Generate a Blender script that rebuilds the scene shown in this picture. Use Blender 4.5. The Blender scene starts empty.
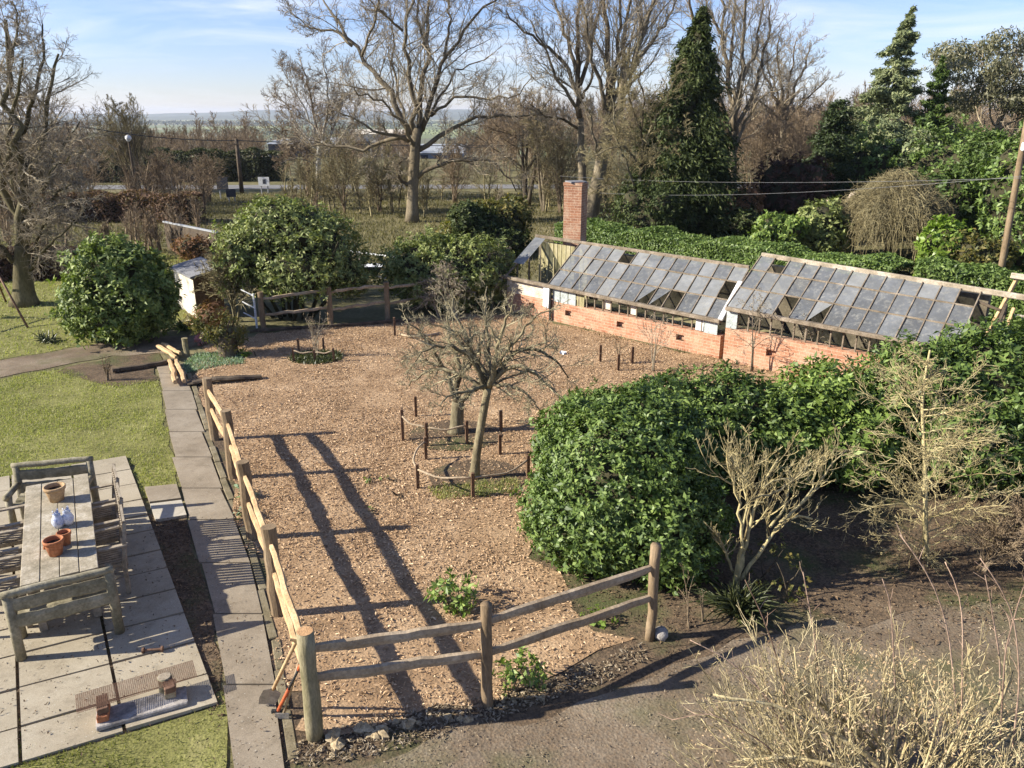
import bpy, math
import numpy as np
from mathutils import Vector
R = math.radians
SC = bpy.context.scene
COL = SC.collection
EYE, FOC, PIT = 5.5, 788.0, R(19)

def at(px, py, z=0.0):
    """ground (or height z) point seen at a pixel of the 1024x768 photograph"""
    u = (px-512)/FOC; v = (py-384)/FOC
    fw = math.cos(PIT)-v*math.sin(PIT); dn = math.sin(PIT)+v*math.cos(PIT)
    t = (EYE-z)/dn
    return np.array([u*t, fw*t, z])

def atY(px, py, Y):
    u = (px-512)/FOC; v = (py-384)/FOC
    fw = math.cos(PIT)-v*math.sin(PIT); dn = math.sin(PIT)+v*math.cos(PIT)
    t = Y/fw
    return np.array([u*t, Y, EYE-dn*t])

def flat(p): return np.array((p[0], p[1], 0.0))

def unit(a):
    a = np.asarray(a, float)
    return a/np.maximum(np.linalg.norm(a, axis=-1, keepdims=True), 1e-9)

# ------------------------------------------------------------------ mesh builder
ORGANIC = {'crown', 'foliage', 'trunk', 'leaves', 'tall_shoot', 'woodland', 'roadside_thicket', 'field_scrub', 'lawn_grass', 'back_lawn_grass', 'verge_grass', 'weeds', 'ring_grass', 'field_grass', 'iris_clump', 'lily_clump', 'russet_leaves', 'plume', 'stem', 'branches', 'treeline'}
class MB:
    def __init__(s): s.v = []; s.q = []; s.t = []; s.n = 0; s.ng = []
    def add(s, v, q=None, t=None):
        v = np.asarray(v, float).reshape(-1, 3)
        if q is not None and len(q): s.q.append(np.asarray(q, int).reshape(-1, 4)+s.n)
        if t is not None and len(t): s.t.append(np.asarray(t, int).reshape(-1, 3)+s.n)
        s.v.append(v); s.n += len(v)
    def ngon(s, v):
        v = np.asarray(v, float).reshape(-1, 3)
        s.ng.append(np.arange(len(v))+s.n); s.v.append(v); s.n += len(v)
    def box(s, c, size, ax=(1, 0, 0), up=(0, 0, 1), ch=0.0):
        """box with chamfered long edges; ax = direction of size[0]"""
        ax = unit(ax); up = np.array(up, float); ay = unit(np.cross(up, ax)); az = np.cross(ax, ay)
        hx, hy, hz = np.array(size)/2; c = np.array(c, float)
        if ch <= 0:
            co = [c+ax*hx*i+ay*hy*j+az*hz*k for i in (-1, 1) for j in (-1, 1) for k in (-1, 1)]
            s.add(co, [(0, 1, 3, 2), (4, 6, 7, 5), (0, 4, 5, 1), (2, 3, 7, 6), (0, 2, 6, 4), (1, 5, 7, 3)]); return
        sec = [(hy-ch, hz), (hy, hz-ch), (hy, -hz+ch), (hy-ch, -hz), (-hy+ch, -hz), (-hy, -hz+ch), (-hy, hz-ch), (-hy+ch, hz)]
        rings = []
        for sx, k in ((-hx, .0), (-hx+ch, 1), (hx-ch, 1), (hx, .0)):
            f = 1 if k else 1-ch/max(hy, hz)
            rings += [c+ax*sx+ay*y*f+az*z*f for y, z in sec]
        q = [(r*8+i, r*8+(i+1) % 8, r*8+8+(i+1) % 8, r*8+8+i) for r in range(3) for i in range(8)]
        q += [(0, 7, 1, 0)][:0]
        caps = [(0, 1, 2, 3), (0, 3, 4, 7), (4, 5, 6, 7)]
        q += [tuple(reversed(x)) for x in caps]+[tuple(i+24 for i in x) for x in caps]
        s.add(rings, q)
    def tubes(s, P, Rr, sides=4, cap=True, flat=1.0):
        """many polylines at once: P (N,S,3), Rr (N,S)"""
        P = np.asarray(P, float); Rr = np.asarray(Rr, float)
        if P.ndim == 2: P = P[None]; Rr = Rr.reshape(1, -1)
        N, S, _ = P.shape
        T = np.empty_like(P); T[:, 1:-1] = P[:, 2:]-P[:, :-2]; T[:, 0] = P[:, 1]-P[:, 0]; T[:, -1] = P[:, -1]-P[:, -2]
        T = unit(T)
        m = unit(P[:, -1]-P[:, 0])
        ref = np.where(np.abs(m[:, 2:3]) > .8, np.array([[1., .13, 0]]), np.array([[0, 0, 1.]]))
        U = unit(np.cross(T, ref[:, None, :])); V = np.cross(T, U)
        an = np.arange(sides)/sides*2*math.pi+.4
        ring = P[:, :, None, :]+Rr[:, :, None, None]*(np.cos(an)[None, None, :, None]*U[:, :, None, :]*flat+np.sin(an)[None, None, :, None]*V[:, :, None, :])
        idx = np.arange(N*S*sides).reshape(N, S, sides)
        a = idx[:, :-1]; b = idx[:, 1:]
        q = np.stack([a, np.roll(a, -1, 2), np.roll(b, -1, 2), b], -1).reshape(-1, 4)
        s.add(ring.reshape(-1, 3), q)
        if cap and sides >= 5:
            base = s.n-N*S*sides
            for k in range(N):
                s.ng.append(idx[k, -1]+base); s.ng.append(idx[k, 0][::-1]+base)
    def tube(s, pts, r, sides=8, flat=1.0):
        pts = np.asarray(pts, float); r = np.broadcast_to(np.asarray(r, float), (len(pts),))
        s.tubes(pts, r, sides, True, flat)
    def lathe(s, prof, c=(0, 0, 0), seg=20):
        c = np.array(c, float); an = np.arange(seg)/seg*2*math.pi
        v = np.array([[c+np.array([r*math.cos(a), r*math.sin(a), z]) for a in an] for r, z in prof]).reshape(-1, 3)
        q = [(k*seg+i, k*seg+(i+1) % seg, k*seg+seg+(i+1) % seg, k*seg+seg+i) for k in range(len(prof)-1) for i in range(seg)]
        s.add(v, q)
    def leaves(s, pos, nrm, L, W, rng, axis=None):
        pos = np.asarray(pos, float); n = unit(nrm); N = len(pos)
        r = rng.normal(size=(N, 3)) if axis is None else axis
        a = unit(r-(r*n).sum(1, keepdims=True)*n); b = np.cross(n, a)
        L = np.broadcast_to(L, (N,))[:, None]*rng.uniform(.7, 1.25, (N, 1)); W = np.broadcast_to(W, (N,))[:, None]*rng.uniform(.75, 1.2, (N, 1))
        v = np.stack([pos-a*L*.5-n*W*.15, pos+b*W*.5-a*L*.05+n*W*.12, pos+a*L*.5-n*W*.25, pos-b*W*.5-a*L*.05+n*W*.12], 1)
        s.add(v.reshape(-1, 3), np.arange(N*4).reshape(N, 4))
    def build(s, name, mat, parent=None, smooth=False, label=None):
        me = bpy.data.meshes.new(name)
        v = np.concatenate(s.v) if s.v else np.zeros((0, 3))
        q = np.concatenate(s.q) if s.q else np.zeros((0, 4), int)
        t = np.concatenate(s.t) if s.t else np.zeros((0, 3), int)
        ng = s.ng
        loops = np.concatenate([q.ravel(), t.ravel()]+[np.asarray(g) for g in ng]).astype(np.int32)
        sizes = np.concatenate([np.full(len(q), 4), np.full(len(t), 3), np.array([len(g) for g in ng], int)]).astype(np.int32)
        me.vertices.add(len(v)); me.vertices.foreach_set('co', v.astype(np.float32).ravel())
        me.loops.add(len(loops)); me.loops.foreach_set('vertex_index', loops)
        me.polygons.add(len(sizes))
        st = np.concatenate([[0], np.cumsum(sizes)[:-1]]).astype(np.int32) if len(sizes) else np.zeros(0, np.int32)
        me.polygons.foreach_set('loop_start', st); me.polygons.foreach_set('loop_total', sizes)
        smooth = smooth or name in ORGANIC; me.polygons.foreach_set('use_smooth', np.full(len(sizes), bool(smooth)))
        me.update(calc_edges=True); me.validate()
        o = bpy.data.objects.new(name, me); COL.objects.link(o)
        me.materials.append(mat)
        if parent is not None: o.parent = parent
        if label: o['label'] = label
        return o

def tag(o, label=None, cat=None, group=None, kind=None):
    if label: o['label'] = label
    if cat: o['category'] = cat
    if group: o['group'] = group
    if kind: o['kind'] = kind
    return o
def thing(name, label, cat, loc=(0, 0, 0), rz=0.0, group=None):
    o = bpy.data.objects.new(name, None); COL.objects.link(o)
    o.location = tuple(float(x) for x in loc); o.rotation_euler = (0, 0, rz); o.empty_display_size = .2
    return tag(o, label, cat, group)
def dup(root, loc, rz, label, group=None):
    r = root.copy(); COL.objects.link(r); r.location = tuple(float(x) for x in loc); r.rotation_euler = (0, 0, rz); r['label'] = label
    if group: r['group'] = group
    for ch in list(root.children):
        c = ch.copy(); COL.objects.link(c); c.parent = r
        for g in ch.children:
            d = g.copy(); COL.objects.link(d); d.parent = c
    return r

# ------------------------------------------------------------------ materials
def ramp(nt, stops):
    r = nt.nodes.new('ShaderNodeValToRGB'); el = r.color_ramp.elements
    while len(el) < len(stops): el.new(.5)
    for e, (p, c) in zip(el, stops): e.position = p; e.color = (*c, 1)
    return r
def base_mat(name, rough=.8, spec=.3):
    m = bpy.data.materials.new(name); m.use_nodes = True; nt = m.node_tree
    b = nt.nodes['Principled BSDF']; b.inputs['Roughness'].default_value = rough; b.inputs['Specular IOR Level'].default_value = spec
    return m, nt, b
def noise(nt, scale, detail=5, rough=.6, vec=None, dist=0.0):
    n = nt.nodes.new('ShaderNodeTexNoise'); n.inputs['Scale'].default_value = scale; n.inputs['Detail'].default_value = detail
    n.inputs['Roughness'].default_value = rough; n.inputs['Distortion'].default_value = dist
    if vec is not None: nt.links.new(vec, n.inputs['Vector'])
    return n
def coords(nt, scale=None, kind='Object'):
    c = nt.nodes.new('ShaderNodeTexCoord')
    if scale is None: return c.outputs[kind]
    mp = nt.nodes.new('ShaderNodeMapping'); mp.inputs['Scale'].default_value = scale
    nt.links.new(c.outputs[kind], mp.inputs['Vector']); return mp.outputs['Vector']
def mixc(nt, fac, a, b, mode='MIX'):
    m = nt.nodes.new('ShaderNodeMix'); m.data_type = 'RGBA'; m.blend_type = mode
    for sock, val in ((m.inputs[0], fac), (m.inputs[6], a), (m.inputs[7], b)):
        if isinstance(val, (int, float)): sock.default_value = val
        elif isinstance(val, tuple): sock.default_value = (*val, 1)
        else: nt.links.new(val, sock)
    return m.outputs[2]
def bump(nt, b, height, strength=.4, dist=.02):
    n = nt.nodes.new('ShaderNodeBump'); n.inputs['Strength'].default_value = strength; n.inputs['Distance'].default_value = dist
    nt.links.new(height, n.inputs['Height']); nt.links.new(n.outputs[0], b.inputs['Normal'])
def mat_noise(name, c1, c2, c3=None, scale=4.0, fine=40.0, rough=.85, bs=.5, bd=.02, stretch=None, spec=.25, metal=0.0):
    m, nt, b = base_mat(name, rough, spec); v = coords(nt, stretch)
    n1 = noise(nt, scale, 6, .65, v); n2 = noise(nt, fine, 4, .7, v)
    r = ramp(nt, [(.3, c1), (.52, c2), (.72, c3 or c2)]); nt.links.new(n1.outputs['Fac'], r.inputs['Fac'])
    r2 = ramp(nt, [(.25, (.55, .55, .55)), (.75, (1.25, 1.25, 1.25))]); nt.links.new(n2.outputs['Fac'], r2.inputs['Fac'])
    col = mixc(nt, 1.0, r.outputs[0], r2.outputs[0], 'MULTIPLY')
    nt.links.new(col, b.inputs['Base Color']); b.inputs['Metallic'].default_value = metal
    bump(nt, b, n2.outputs['Fac'], bs, bd)
    return m
def mat_leaf(name, cols, rough=.45, spec=.5, trans=.25, clump=1.2, gain=1.0):
    """leaves: each leaf (mesh island) its own tint, clumps of growth slightly different"""
    m, nt, b = base_mat(name, rough, spec)
    g = nt.nodes.new('ShaderNodeNewGeometry')
    n = noise(nt, clump, 3, .6, coords(nt))
    add = nt.nodes.new('ShaderNodeMath'); add.operation = 'MULTIPLY_ADD'; add.inputs[1].default_value = .55
    nt.links.new(g.outputs['Random Per Island'], add.inputs[0])
    ms = nt.nodes.new('ShaderNodeMath'); ms.operation = 'MULTIPLY'; ms.inputs[1].default_value = .5
    nt.links.new(n.outputs['Fac'], ms.inputs[0]); nt.links.new(ms.outputs[0], add.inputs[2])
    cols = [tuple(min(.8, x*gain) for x in c) for c in cols]
    k = len(cols); r = ramp(nt, [(.1+.8*i/(k-1), c) for i, c in enumerate(cols)]); nt.links.new(add.outputs[0], r.inputs['Fac'])
    nt.links.new(r.outputs[0], b.inputs['Base Color'])
    if trans > 0:
        tr = nt.nodes.new('ShaderNodeBsdfTranslucent')
        nt.links.new(mixc(nt, 1.0, r.outputs[0], (1.3, 1.5, .6), 'MULTIPLY'), tr.inputs['Color'])
        mx = nt.nodes.new('ShaderNodeMixShader'); mx.inputs[0].default_value = trans
        nt.links.new(b.outputs[0], mx.inputs[1]); nt.links.new(tr.outputs[0], mx.inputs[2])
        nt.links.new(mx.outputs[0], nt.nodes['Material Output'].inputs['Surface'])
    return m
def mat_bark(name, c1, c2, c3, scale=3.0):
    m, nt, b = base_mat(name, .9, .2); v = coords(nt, (1, 1, .35)); g = nt.nodes.new('ShaderNodeNewGeometry')
    n1 = noise(nt, scale, 6, .65, v); n2 = noise(nt, 25, 4, .7, v); r = ramp(nt, [(.3, c1), (.52, c2), (.72, c3)]); nt.links.new(n1.outputs['Fac'], r.inputs['Fac'])
    r2 = ramp(nt, [(.25, (.55, .55, .55)), (.75, (1.3, 1.3, 1.3))]); nt.links.new(n2.outputs['Fac'], r2.inputs['Fac'])
    r3 = ramp(nt, [(.0, (.55, .5, .46)), (.5, (.95, .95, .95)), (1, (1.3, 1.25, 1.15))]); nt.links.new(g.outputs['Random Per Island'], r3.inputs['Fac'])
    nt.links.new(mixc(nt, 1.0, mixc(nt, 1.0, r.outputs[0], r2.outputs[0], 'MULTIPLY'), r3.outputs[0], 'MULTIPLY'), b.inputs['Base Color']); bump(nt, b, n2.outputs['Fac'], .6, .02)
    return m
def mat_brick(name, ca=(.49, .25, .15), cb=(.38, .18, .10)):
    m, nt, b = base_mat(name, .9, .2)
    uv = coords(nt, None, 'UV')
    br = nt.nodes.new('ShaderNodeTexBrick'); nt.links.new(uv, br.inputs['Vector'])
    br.inputs['Scale'].default_value = 1.0; br.inputs['Brick Width'].default_value = .225; br.inputs['Row Height'].default_value = .075
    br.inputs['Mortar Size'].default_value = .005; br.inputs['Bias'].default_value = .0
    br.inputs['Color1'].default_value = (*ca, 1); br.inputs['Color2'].default_value = (*cb, 1); br.inputs['Mortar'].default_value = (.47, .35, .25, 1)
    n = noise(nt, 3.0, 6, .7, coords(nt)); n2 = noise(nt, 30, 4, .7, coords(nt))
    r = ramp(nt, [(.46, (0, 0, 0)), (.70, (.75, .75, .75))]); nt.links.new(n.outputs['Fac'], r.inputs['Fac'])
    c = mixc(nt, r.outputs[0], br.outputs['Color'], (.50, .38, .27))
    r2 = ramp(nt, [(.3, (.65, .65, .65)), (.7, (1.2, 1.2, 1.2))]); nt.links.new(n2.outputs['Fac'], r2.inputs['Fac'])
    nt.links.new(mixc(nt, 1.0, c, r2.outputs[0], 'MULTIPLY'), b.inputs['Base Color'])
    bump(nt, b, n2.outputs['Fac'], .4, .01)
    return m
M = {}
M['laurel'] = mat_leaf('laurel leaf', [(.022, .042, .010), (.055, .088, .020), (.095, .14, .032), (.17, .22, .06)], .5, .35, .15, gain=1.35)
M['laurel_light'] = mat_leaf('light laurel leaf', [(.035, .062, .013), (.085, .13, .027), (.14, .195, .042), (.23, .28, .075)], .5, .35, .2, gain=1.3)
M['evergreen'] = mat_leaf('dull evergreen leaf', [(.03, .042, .013), (.075, .09, .028), (.125, .145, .045), (.21, .215, .085)], .55, .3, .18, gain=1.75)
M['camellia'] = mat_leaf('camellia leaf', [(.022, .04, .010), (.06, .085, .02), (.11, .14, .034), (.21, .24, .075)], .58, .3, .15, gain=1.6)
M['conifer'] = mat_leaf('conifer spray', [(.014, .024, .008), (.035, .05, .015), (.06, .078, .022), (.10, .115, .04)], .6, .2, .1, .5, gain=1.0)
M['cedar'] = mat_leaf('cedar spray', [(.035, .048, .024), (.075, .09, .045), (.12, .135, .065), (.20, .20, .105)], .6, .25, .12, .6, gain=2.0)
M['yew'] = mat_leaf('yew spray', [(.014, .023, .008), (.027, .042, .012), (.046, .062, .018)], .55, .3, .1, .8, gain=1.2)
M['cypress'] = mat_leaf('green cypress spray', [(.025, .045, .010), (.05, .08, .018), (.09, .125, .03)], .55, .3, .15, .8, gain=1.4)
M['golden'] = mat_leaf('golden cypress spray', [(.06, .09, .02), (.13, .17, .035), (.2, .24, .06)], .55, .3, .2, .8)
M['eucalyptus'] = mat_leaf('grey eucalyptus leaf', [(.06, .062, .035), (.13, .13, .075), (.20, .19, .115), (.29, .27, .18)], .5, .35, .2, .5)
M['lime'] = mat_leaf('lime green leaf', [(.08, .14, .02), (.16, .24, .035), (.24, .33, .06)], .4, .4, .3)
M['copper'] = mat_leaf('copper leaf', [(.035, .017, .012), (.07, .034, .022), (.12, .065, .04)], .6, .3, .2)
M['russet'] = mat_leaf('russet hedge leaf', [(.07, .04, .025), (.13, .075, .045), (.2, .125, .08)], .7, .2, .2)
M['rust'] = mat_leaf('rusty dead leaf', [(.10, .05, .025), (.2, .1, .05), (.3, .17, .09)], .7, .2, .2)
M['bud'] = mat_leaf('dead bud', [(.3, .2, .11), (.45, .32, .19), (.55, .42, .28)], .7, .2, .2)
M['dull_hedge'] = mat_leaf('dull hedge leaf', [(.026, .03, .013), (.055, .06, .025), (.09, .092, .04)], .6, .2, .15)
M['yellowing'] = mat_leaf('yellowing leaf', [(.04, .06, .02), (.12, .12, .035), (.24, .18, .05)], .5, .3, .25)
M['sword'] = mat_leaf('sword leaf', [(.03, .04, .013), (.055, .068, .023), (.12, .125, .05)], .4, .5, .2)
M['pale_leaf'] = mat_leaf('pale grey green leaf', [(.12, .18, .10), (.22, .3, .19), (.38, .45, .34)], .6, .3, .2)
M['grass'] = mat_leaf('grass blade', [(.16, .175, .062), (.245, .255, .09), (.335, .33, .125), (.47, .435, .21)], .6, .3, .3, .8)
M['verge'] = mat_leaf('verge grass', [(.07, .085, .02), (.13, .145, .035), (.21, .21, .055), (.32, .28, .11)], .6, .3, .3, .8)
M['dry'] = mat_leaf('dry grass', [(.08, .072, .03), (.15, .13, .06), (.23, .19, .10)], .7, .2, .2, .7)
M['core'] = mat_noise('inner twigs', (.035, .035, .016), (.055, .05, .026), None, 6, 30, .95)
M['bark_grey'] = mat_bark('grey bark', (.13, .105, .075), (.23, .19, .14), (.32, .27, .2))
M['bark_oak'] = mat_bark('mossy grey bark', (.10, .083, .055), (.205, .168, .112), (.32, .272, .19))
M['bark_dark'] = mat_bark('dark bark', (.05, .042, .03), (.10, .08, .055), (.17, .14, .09))
M['bark_lichen'] = mat_bark('lichen bark', (.11, .092, .055), (.20, .172, .108), (.31, .28, .19), 8)
M['twig_olive'] = mat_bark('olive twig', (.16, .135, .07), (.26, .225, .125), (.35, .31, .18), 2)
M['twig_brown'] = mat_bark('brown twig', (.15, .112, .07), (.25, .19, .125), (.34, .27, .185), 2)
M['twig_yellow'] = mat_bark('straw coloured twig', (.30, .245, .13), (.46, .39, .225), (.6, .525, .345), 6)
M['twig_gold'] = mat_bark('lichened golden twig', (.27, .222, .105), (.43, .365, .195), (.55, .485, .29), 6)
M['twig_silver'] = mat_bark('silver brown twig', (.2, .168, .12), (.33, .283, .205), (.44, .385, .295), 3)
M['twig_pale'] = mat_bark('pale lichened twig', (.2, .175, .10), (.33, .295, .19), (.45, .41, .29), 6)
M['twig_pink'] = mat_bark('pinkish brown shoot', (.22, .15, .11), (.34, .24, .18), (.46, .34, .26), 6)
M['bark_moss'] = mat_bark('dark mossy bark', (.055, .047, .025), (.11, .095, .05), (.19, .165, .10), 2)
M['bark_trunk'] = mat_bark('grey brown ridged bark', (.08, .066, .044), (.165, .136, .092), (.26, .22, .155), 2)
M['birch'] = mat_bark('birch bark', (.3, .27, .22), (.5, .47, .4), (.62, .6, .54), 5)
M['brick'] = mat_brick('old red brick', (.47, .24, .145), (.34, .155, .09))
M['stack_brick'] = mat_brick('sooty chimney brick', (.36, .175, .10), (.26, .12, .072))
M['post'] = mat_noise('weathered post', (.13, .09, .05), (.24, .17, .10), (.33, .25, .16), 3, 30, .85, .5, .01, (2, 2, .4))
M['post_bark'] = mat_noise('mossy post', (.16, .14, .07), (.28, .24, .14), (.36, .31, .2), 4, 30, .85, .5, .01, (2, 2, .5))
M['cut_end'] = mat_noise('sawn end grain', (.4, .22, .1), (.55, .33, .16), None, 20, 60, .8)
M['cleft'] = mat_noise('fresh cleft chestnut', (.38, .245, .12), (.53, .36, .19), (.62, .45, .26), 2.5, 24, .75, .4, .01, (1.5, 1.5, 1.5))
M['rail'] = mat_noise('weathered rail', (.24, .17, .10), (.38, .29, .19), (.46, .37, .26), 2.5, 26, .85, .5, .01)
M['grey_wood'] = mat_noise('silvered teak', (.20, .16, .11), (.34, .285, .21), (.46, .40, .31), 5, 45, .85, .5, .006, (3, 3, 3))
M['table_wood'] = mat_noise('lichened table boards', (.22, .19, .13), (.36, .31, .225), (.52, .47, .38), 6, 40, .85, .5, .006)
M['log_wood'] = mat_noise('mossy rustic log', (.13, .115, .07), (.26, .228, .15), (.38, .34, .25), 4, 30, .85, .5, .01, (1, 1, 1))
M['dark_wood'] = mat_noise('dark damp timber', (.05, .035, .025), (.10, .075, .05), (.15, .115, .08), 4, 30, .85, .5, .01)
M['stake'] = mat_noise('brown stake', (.09, .05, .03), (.16, .095, .055), (.22, .14, .09), 5, 30, .85, .5, .01)
M['hoop'] = mat_noise('bent willow', (.3, .22, .14), (.42, .33, .22), None, 8, 30, .8)
M['gh_wood'] = mat_noise('rotten painted timber', (.11, .085, .055), (.22, .175, .125), (.36, .30, .23), 4, 30, .85, .5, .01)
M['gh_wood2'] = mat_noise('peeling ridge timber', (.2, .16, .11), (.36, .3, .22), (.55, .49, .4), 3, 30, .85, .5, .01)
M['gh_pale'] = mat_noise('flaking cream timber', (.40, .32, .22), (.6, .52, .42), (.72, .66, .56), 4, 30, .8, .4, .01)
M['boards'] = mat_noise('mouldy interior boards', (.16, .14, .06), (.34, .30, .16), (.48, .42, .28), 3, 25, .85, .4, .01, (3, 3, .5))
M['white'] = mat_noise('grubby white paint', (.6, .6, .58), (.75, .75, .73), (.8, .8, .79), 4, 25, .6, .2, .005)
M['render'] = mat_noise('cream render', (.5, .44, .35), (.62, .56, .46), (.68, .62, .52), 3, 30, .9)
M['roof_felt'] = mat_noise('grey felt', (.14, .14, .145), (.20, .20, .21), (.26, .26, .27), 3, 40, .9)
M['terracotta'] = mat_noise('terracotta', (.34, .12, .05), (.46, .18, .08), (.55, .26, .14), 8, 40, .8, .2, .004)
M['pale_terracotta'] = mat_noise('limed terracotta', (.34, .22, .11), (.46, .31, .17), (.54, .42, .27), 6, 40, .85, .2, .004)
M['soil'] = mat_noise('potting soil', (.02, .015, .01), (.045, .033, .022), None, 10, 60, .95)
M['concrete'] = mat_noise('lichened concrete', (.27, .225, .165), (.36, .305, .235), (.44, .385, .305), 1.6, 22, .9, .4, .008)
M['slab'] = mat_noise('weathered paving slab', (.33, .285, .215), (.42, .37, .285), (.50, .45, .365), 1.3, 18, .9, .4, .008)
def slab_mat(name, a, b_, c):
    m, nt, b = base_mat(name, .92, .15); v = coords(nt); n1 = noise(nt, 1.4, 8, .72, v); n2 = noise(nt, 110, 3, .8, v); n3 = noise(nt, 7, 7, .75, v)
    r = ramp(nt, [(.3, a), (.5, b_), (.68, c)]); nt.links.new(n1.outputs['Fac'], r.inputs['Fac']); r2 = ramp(nt, [(.3, (.72, .72, .7)), (.7, (1.22, 1.22, 1.22))]); nt.links.new(n2.outputs['Fac'], r2.inputs['Fac'])
    r3 = ramp(nt, [(.52, (0, 0, 0)), (.64, (.42, .42, .42))]); nt.links.new(n3.outputs['Fac'], r3.inputs['Fac'])
    col = mixc(nt, r3.outputs[0], r.outputs[0], tuple(x*.7 for x in a)); col = mixc(nt, 1.0, col, r2.outputs[0], 'MULTIPLY')
    vo = nt.nodes.new('ShaderNodeTexVoronoi'); vo.inputs['Scale'].default_value = 16; nt.links.new(v, vo.inputs['Vector']); rv = ramp(nt, [(.05, (.5, .5, .5)), (.13, (0, 0, 0))]); nt.links.new(vo.outputs['Distance'], rv.inputs['Fac'])
    col = mixc(nt, rv.outputs[0], col, (.55, .53, .46)); nt.links.new(col, b.inputs['Base Color']); bump(nt, b, n2.outputs['Fac'], .35, .006)
    return m
M['slab'] = slab_mat('weathered paving slab', (.295, .25, .18), (.355, .305, .225), (.41, .36, .275))
M['pale_slab'] = slab_mat('pale paving slab', (.36, .325, .26), (.43, .39, .32), (.49, .45, .38))
M['concrete'] = slab_mat('lichened concrete', (.20, .163, .118), (.265, .22, .163), (.32, .272, .208))
M['mossy_kerb'] = mat_noise('mossy kerb', (.11, .095, .05), (.20, .165, .10), (.29, .25, .17), 3, 40, .9, .5, .01)
M['stone'] = mat_noise('rubble stone', (.26, .19, .11), (.42, .33, .2), (.56, .46, .31), 9, 40, .9, .6, .01)
M['ashy'] = mat_noise('ashy stone', (.16, .14, .125), (.34, .31, .28), (.5, .46, .42), 6, 30, .95)
M['rust_metal'] = mat_noise('rusty mesh', (.10, .05, .03), (.2, .11, .065), (.28, .17, .11), 8, 40, .8, .2, .004, None, .4)
M['metal'] = mat_noise('worn steel', (.25, .24, .22), (.42, .40, .37), None, 10, 50, .45, .1, .004, None, .5, .6)
M['black'] = mat_noise('black rubber', (.02, .02, .02), (.035, .035, .035), None, 10, 50, .6)
M['red_orange'] = mat_noise('orange plastic', (.5, .10, .03), (.6, .14, .05), None, 10, 50, .45)
M['galv'] = mat_noise('galvanised steel', (.3, .31, .32), (.45, .46, .47), None, 10, 50, .5, .1, .004, None, .5, .4)
M['dark_panel'] = mat_noise('dark sign back', (.03, .035, .045), (.05, .055, .07), None, 4, 20, .6)
M['blue_tarp'] = mat_noise('blue grey cladding', (.16, .19, .23), (.22, .26, .31), None, 2, 20, .6)
M['shed_roof'] = mat_noise('pale warehouse roof', (.26, .28, .29), (.34, .36, .37), None, .2, 2, .6)
M['wire'] = mat_noise('cable', (.10, .10, .10), (.16, .16, .16), None, 1, 10, .5)
M['wire_dark'] = mat_noise('dark cable', (.04, .04, .04), (.06, .06, .06), None, 1, 10, .6)
M['flower_blue'] = mat_noise('blue and white glaze', (.10, .18, .5), (.62, .66, .75), (.75, .78, .82), 22, 30, .25)
M['flower_white'] = mat_noise('white and blue glaze', (.25, .32, .55), (.74, .76, .8), (.8, .8, .82), 18, 30, .25)
M['pink'] = mat_leaf('pink petal', [(.5, .16, .2), (.65, .28, .32), (.7, .4, .42)], .6, .3, .3)
M['blossom'] = mat_leaf('cream plume', [(.5, .38, .28), (.65, .52, .4), (.7, .6, .5)], .7, .2, .3)
M['stone_pale'] = mat_noise('pale stone', (.45, .36, .28), (.6, .5, .42), None, 6, 30, .9)
M['asphalt'] = mat_noise('road', (.16, .155, .15), (.2, .195, .19), None, .5, 10, .9)
def glass_mat():
    m, nt, b = base_mat('grimy glass', .18, .5)
    n = noise(nt, 2.5, 6, .65, coords(nt)); r = ramp(nt, [(.42, (0.05, .05, .05)), (.7, (.6, .6, .6))]); nt.links.new(n.outputs['Fac'], r.inputs['Fac'])
    b.inputs['Transmission Weight'].default_value = 0
    b.inputs['Base Color'].default_value = (.15, .165, .185, 1); b.inputs['Roughness'].default_value = .3
    oi = nt.nodes.new('ShaderNodeObjectInfo'); ro = ramp(nt, [(0, (.12, .125, .13)), (.6, (.175, .183, .19)), (1, (.27, .275, .27))]); nt.links.new(oi.outputs['Random'], ro.inputs['Fac']); n3 = noise(nt, 9, 6, .75, coords(nt)); r3 = ramp(nt, [(.5, (0, 0, 0)), (.66, (.6, .6, .6))]); nt.links.new(n3.outputs['Fac'], r3.inputs['Fac']); nt.links.new(mixc(nt, r3.outputs[0], ro.outputs[0], (.34, .33, .29)), b.inputs['Base Color'])
    tr = nt.nodes.new('ShaderNodeBsdfTransparent'); tr.inputs['Color'].default_value = (.75, .8, .78, 1)
    mx = nt.nodes.new('ShaderNodeMixShader')
    r.color_ramp.elements[0].color = (.68, .68, .68, 1); r.color_ramp.elements[1].color = (.97, .97, .97, 1)
    nt.links.new(r.outputs[0], mx.inputs[0]); nt.links.new(tr.outputs[0], mx.inputs[1]); nt.links.new(b.outputs[0], mx.inputs[2])
    nt.links.new(mx.outputs[0], nt.nodes['Material Output'].inputs['Surface'])
    n2 = noise(nt, 8, 3, .5, coords(nt)); bump(nt, b, n2.outputs['Fac'], .08, .01)
    return m
M['glass'] = glass_mat()
M['old_wall'] = mat_noise('shade darkened limewashed wall', (.07, .06, .04), (.15, .125, .085), (.24, .2, .14), 2.5, 25, .9, .4, .01)  # limewash coloured dark to stand for the shade under the glass
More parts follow.
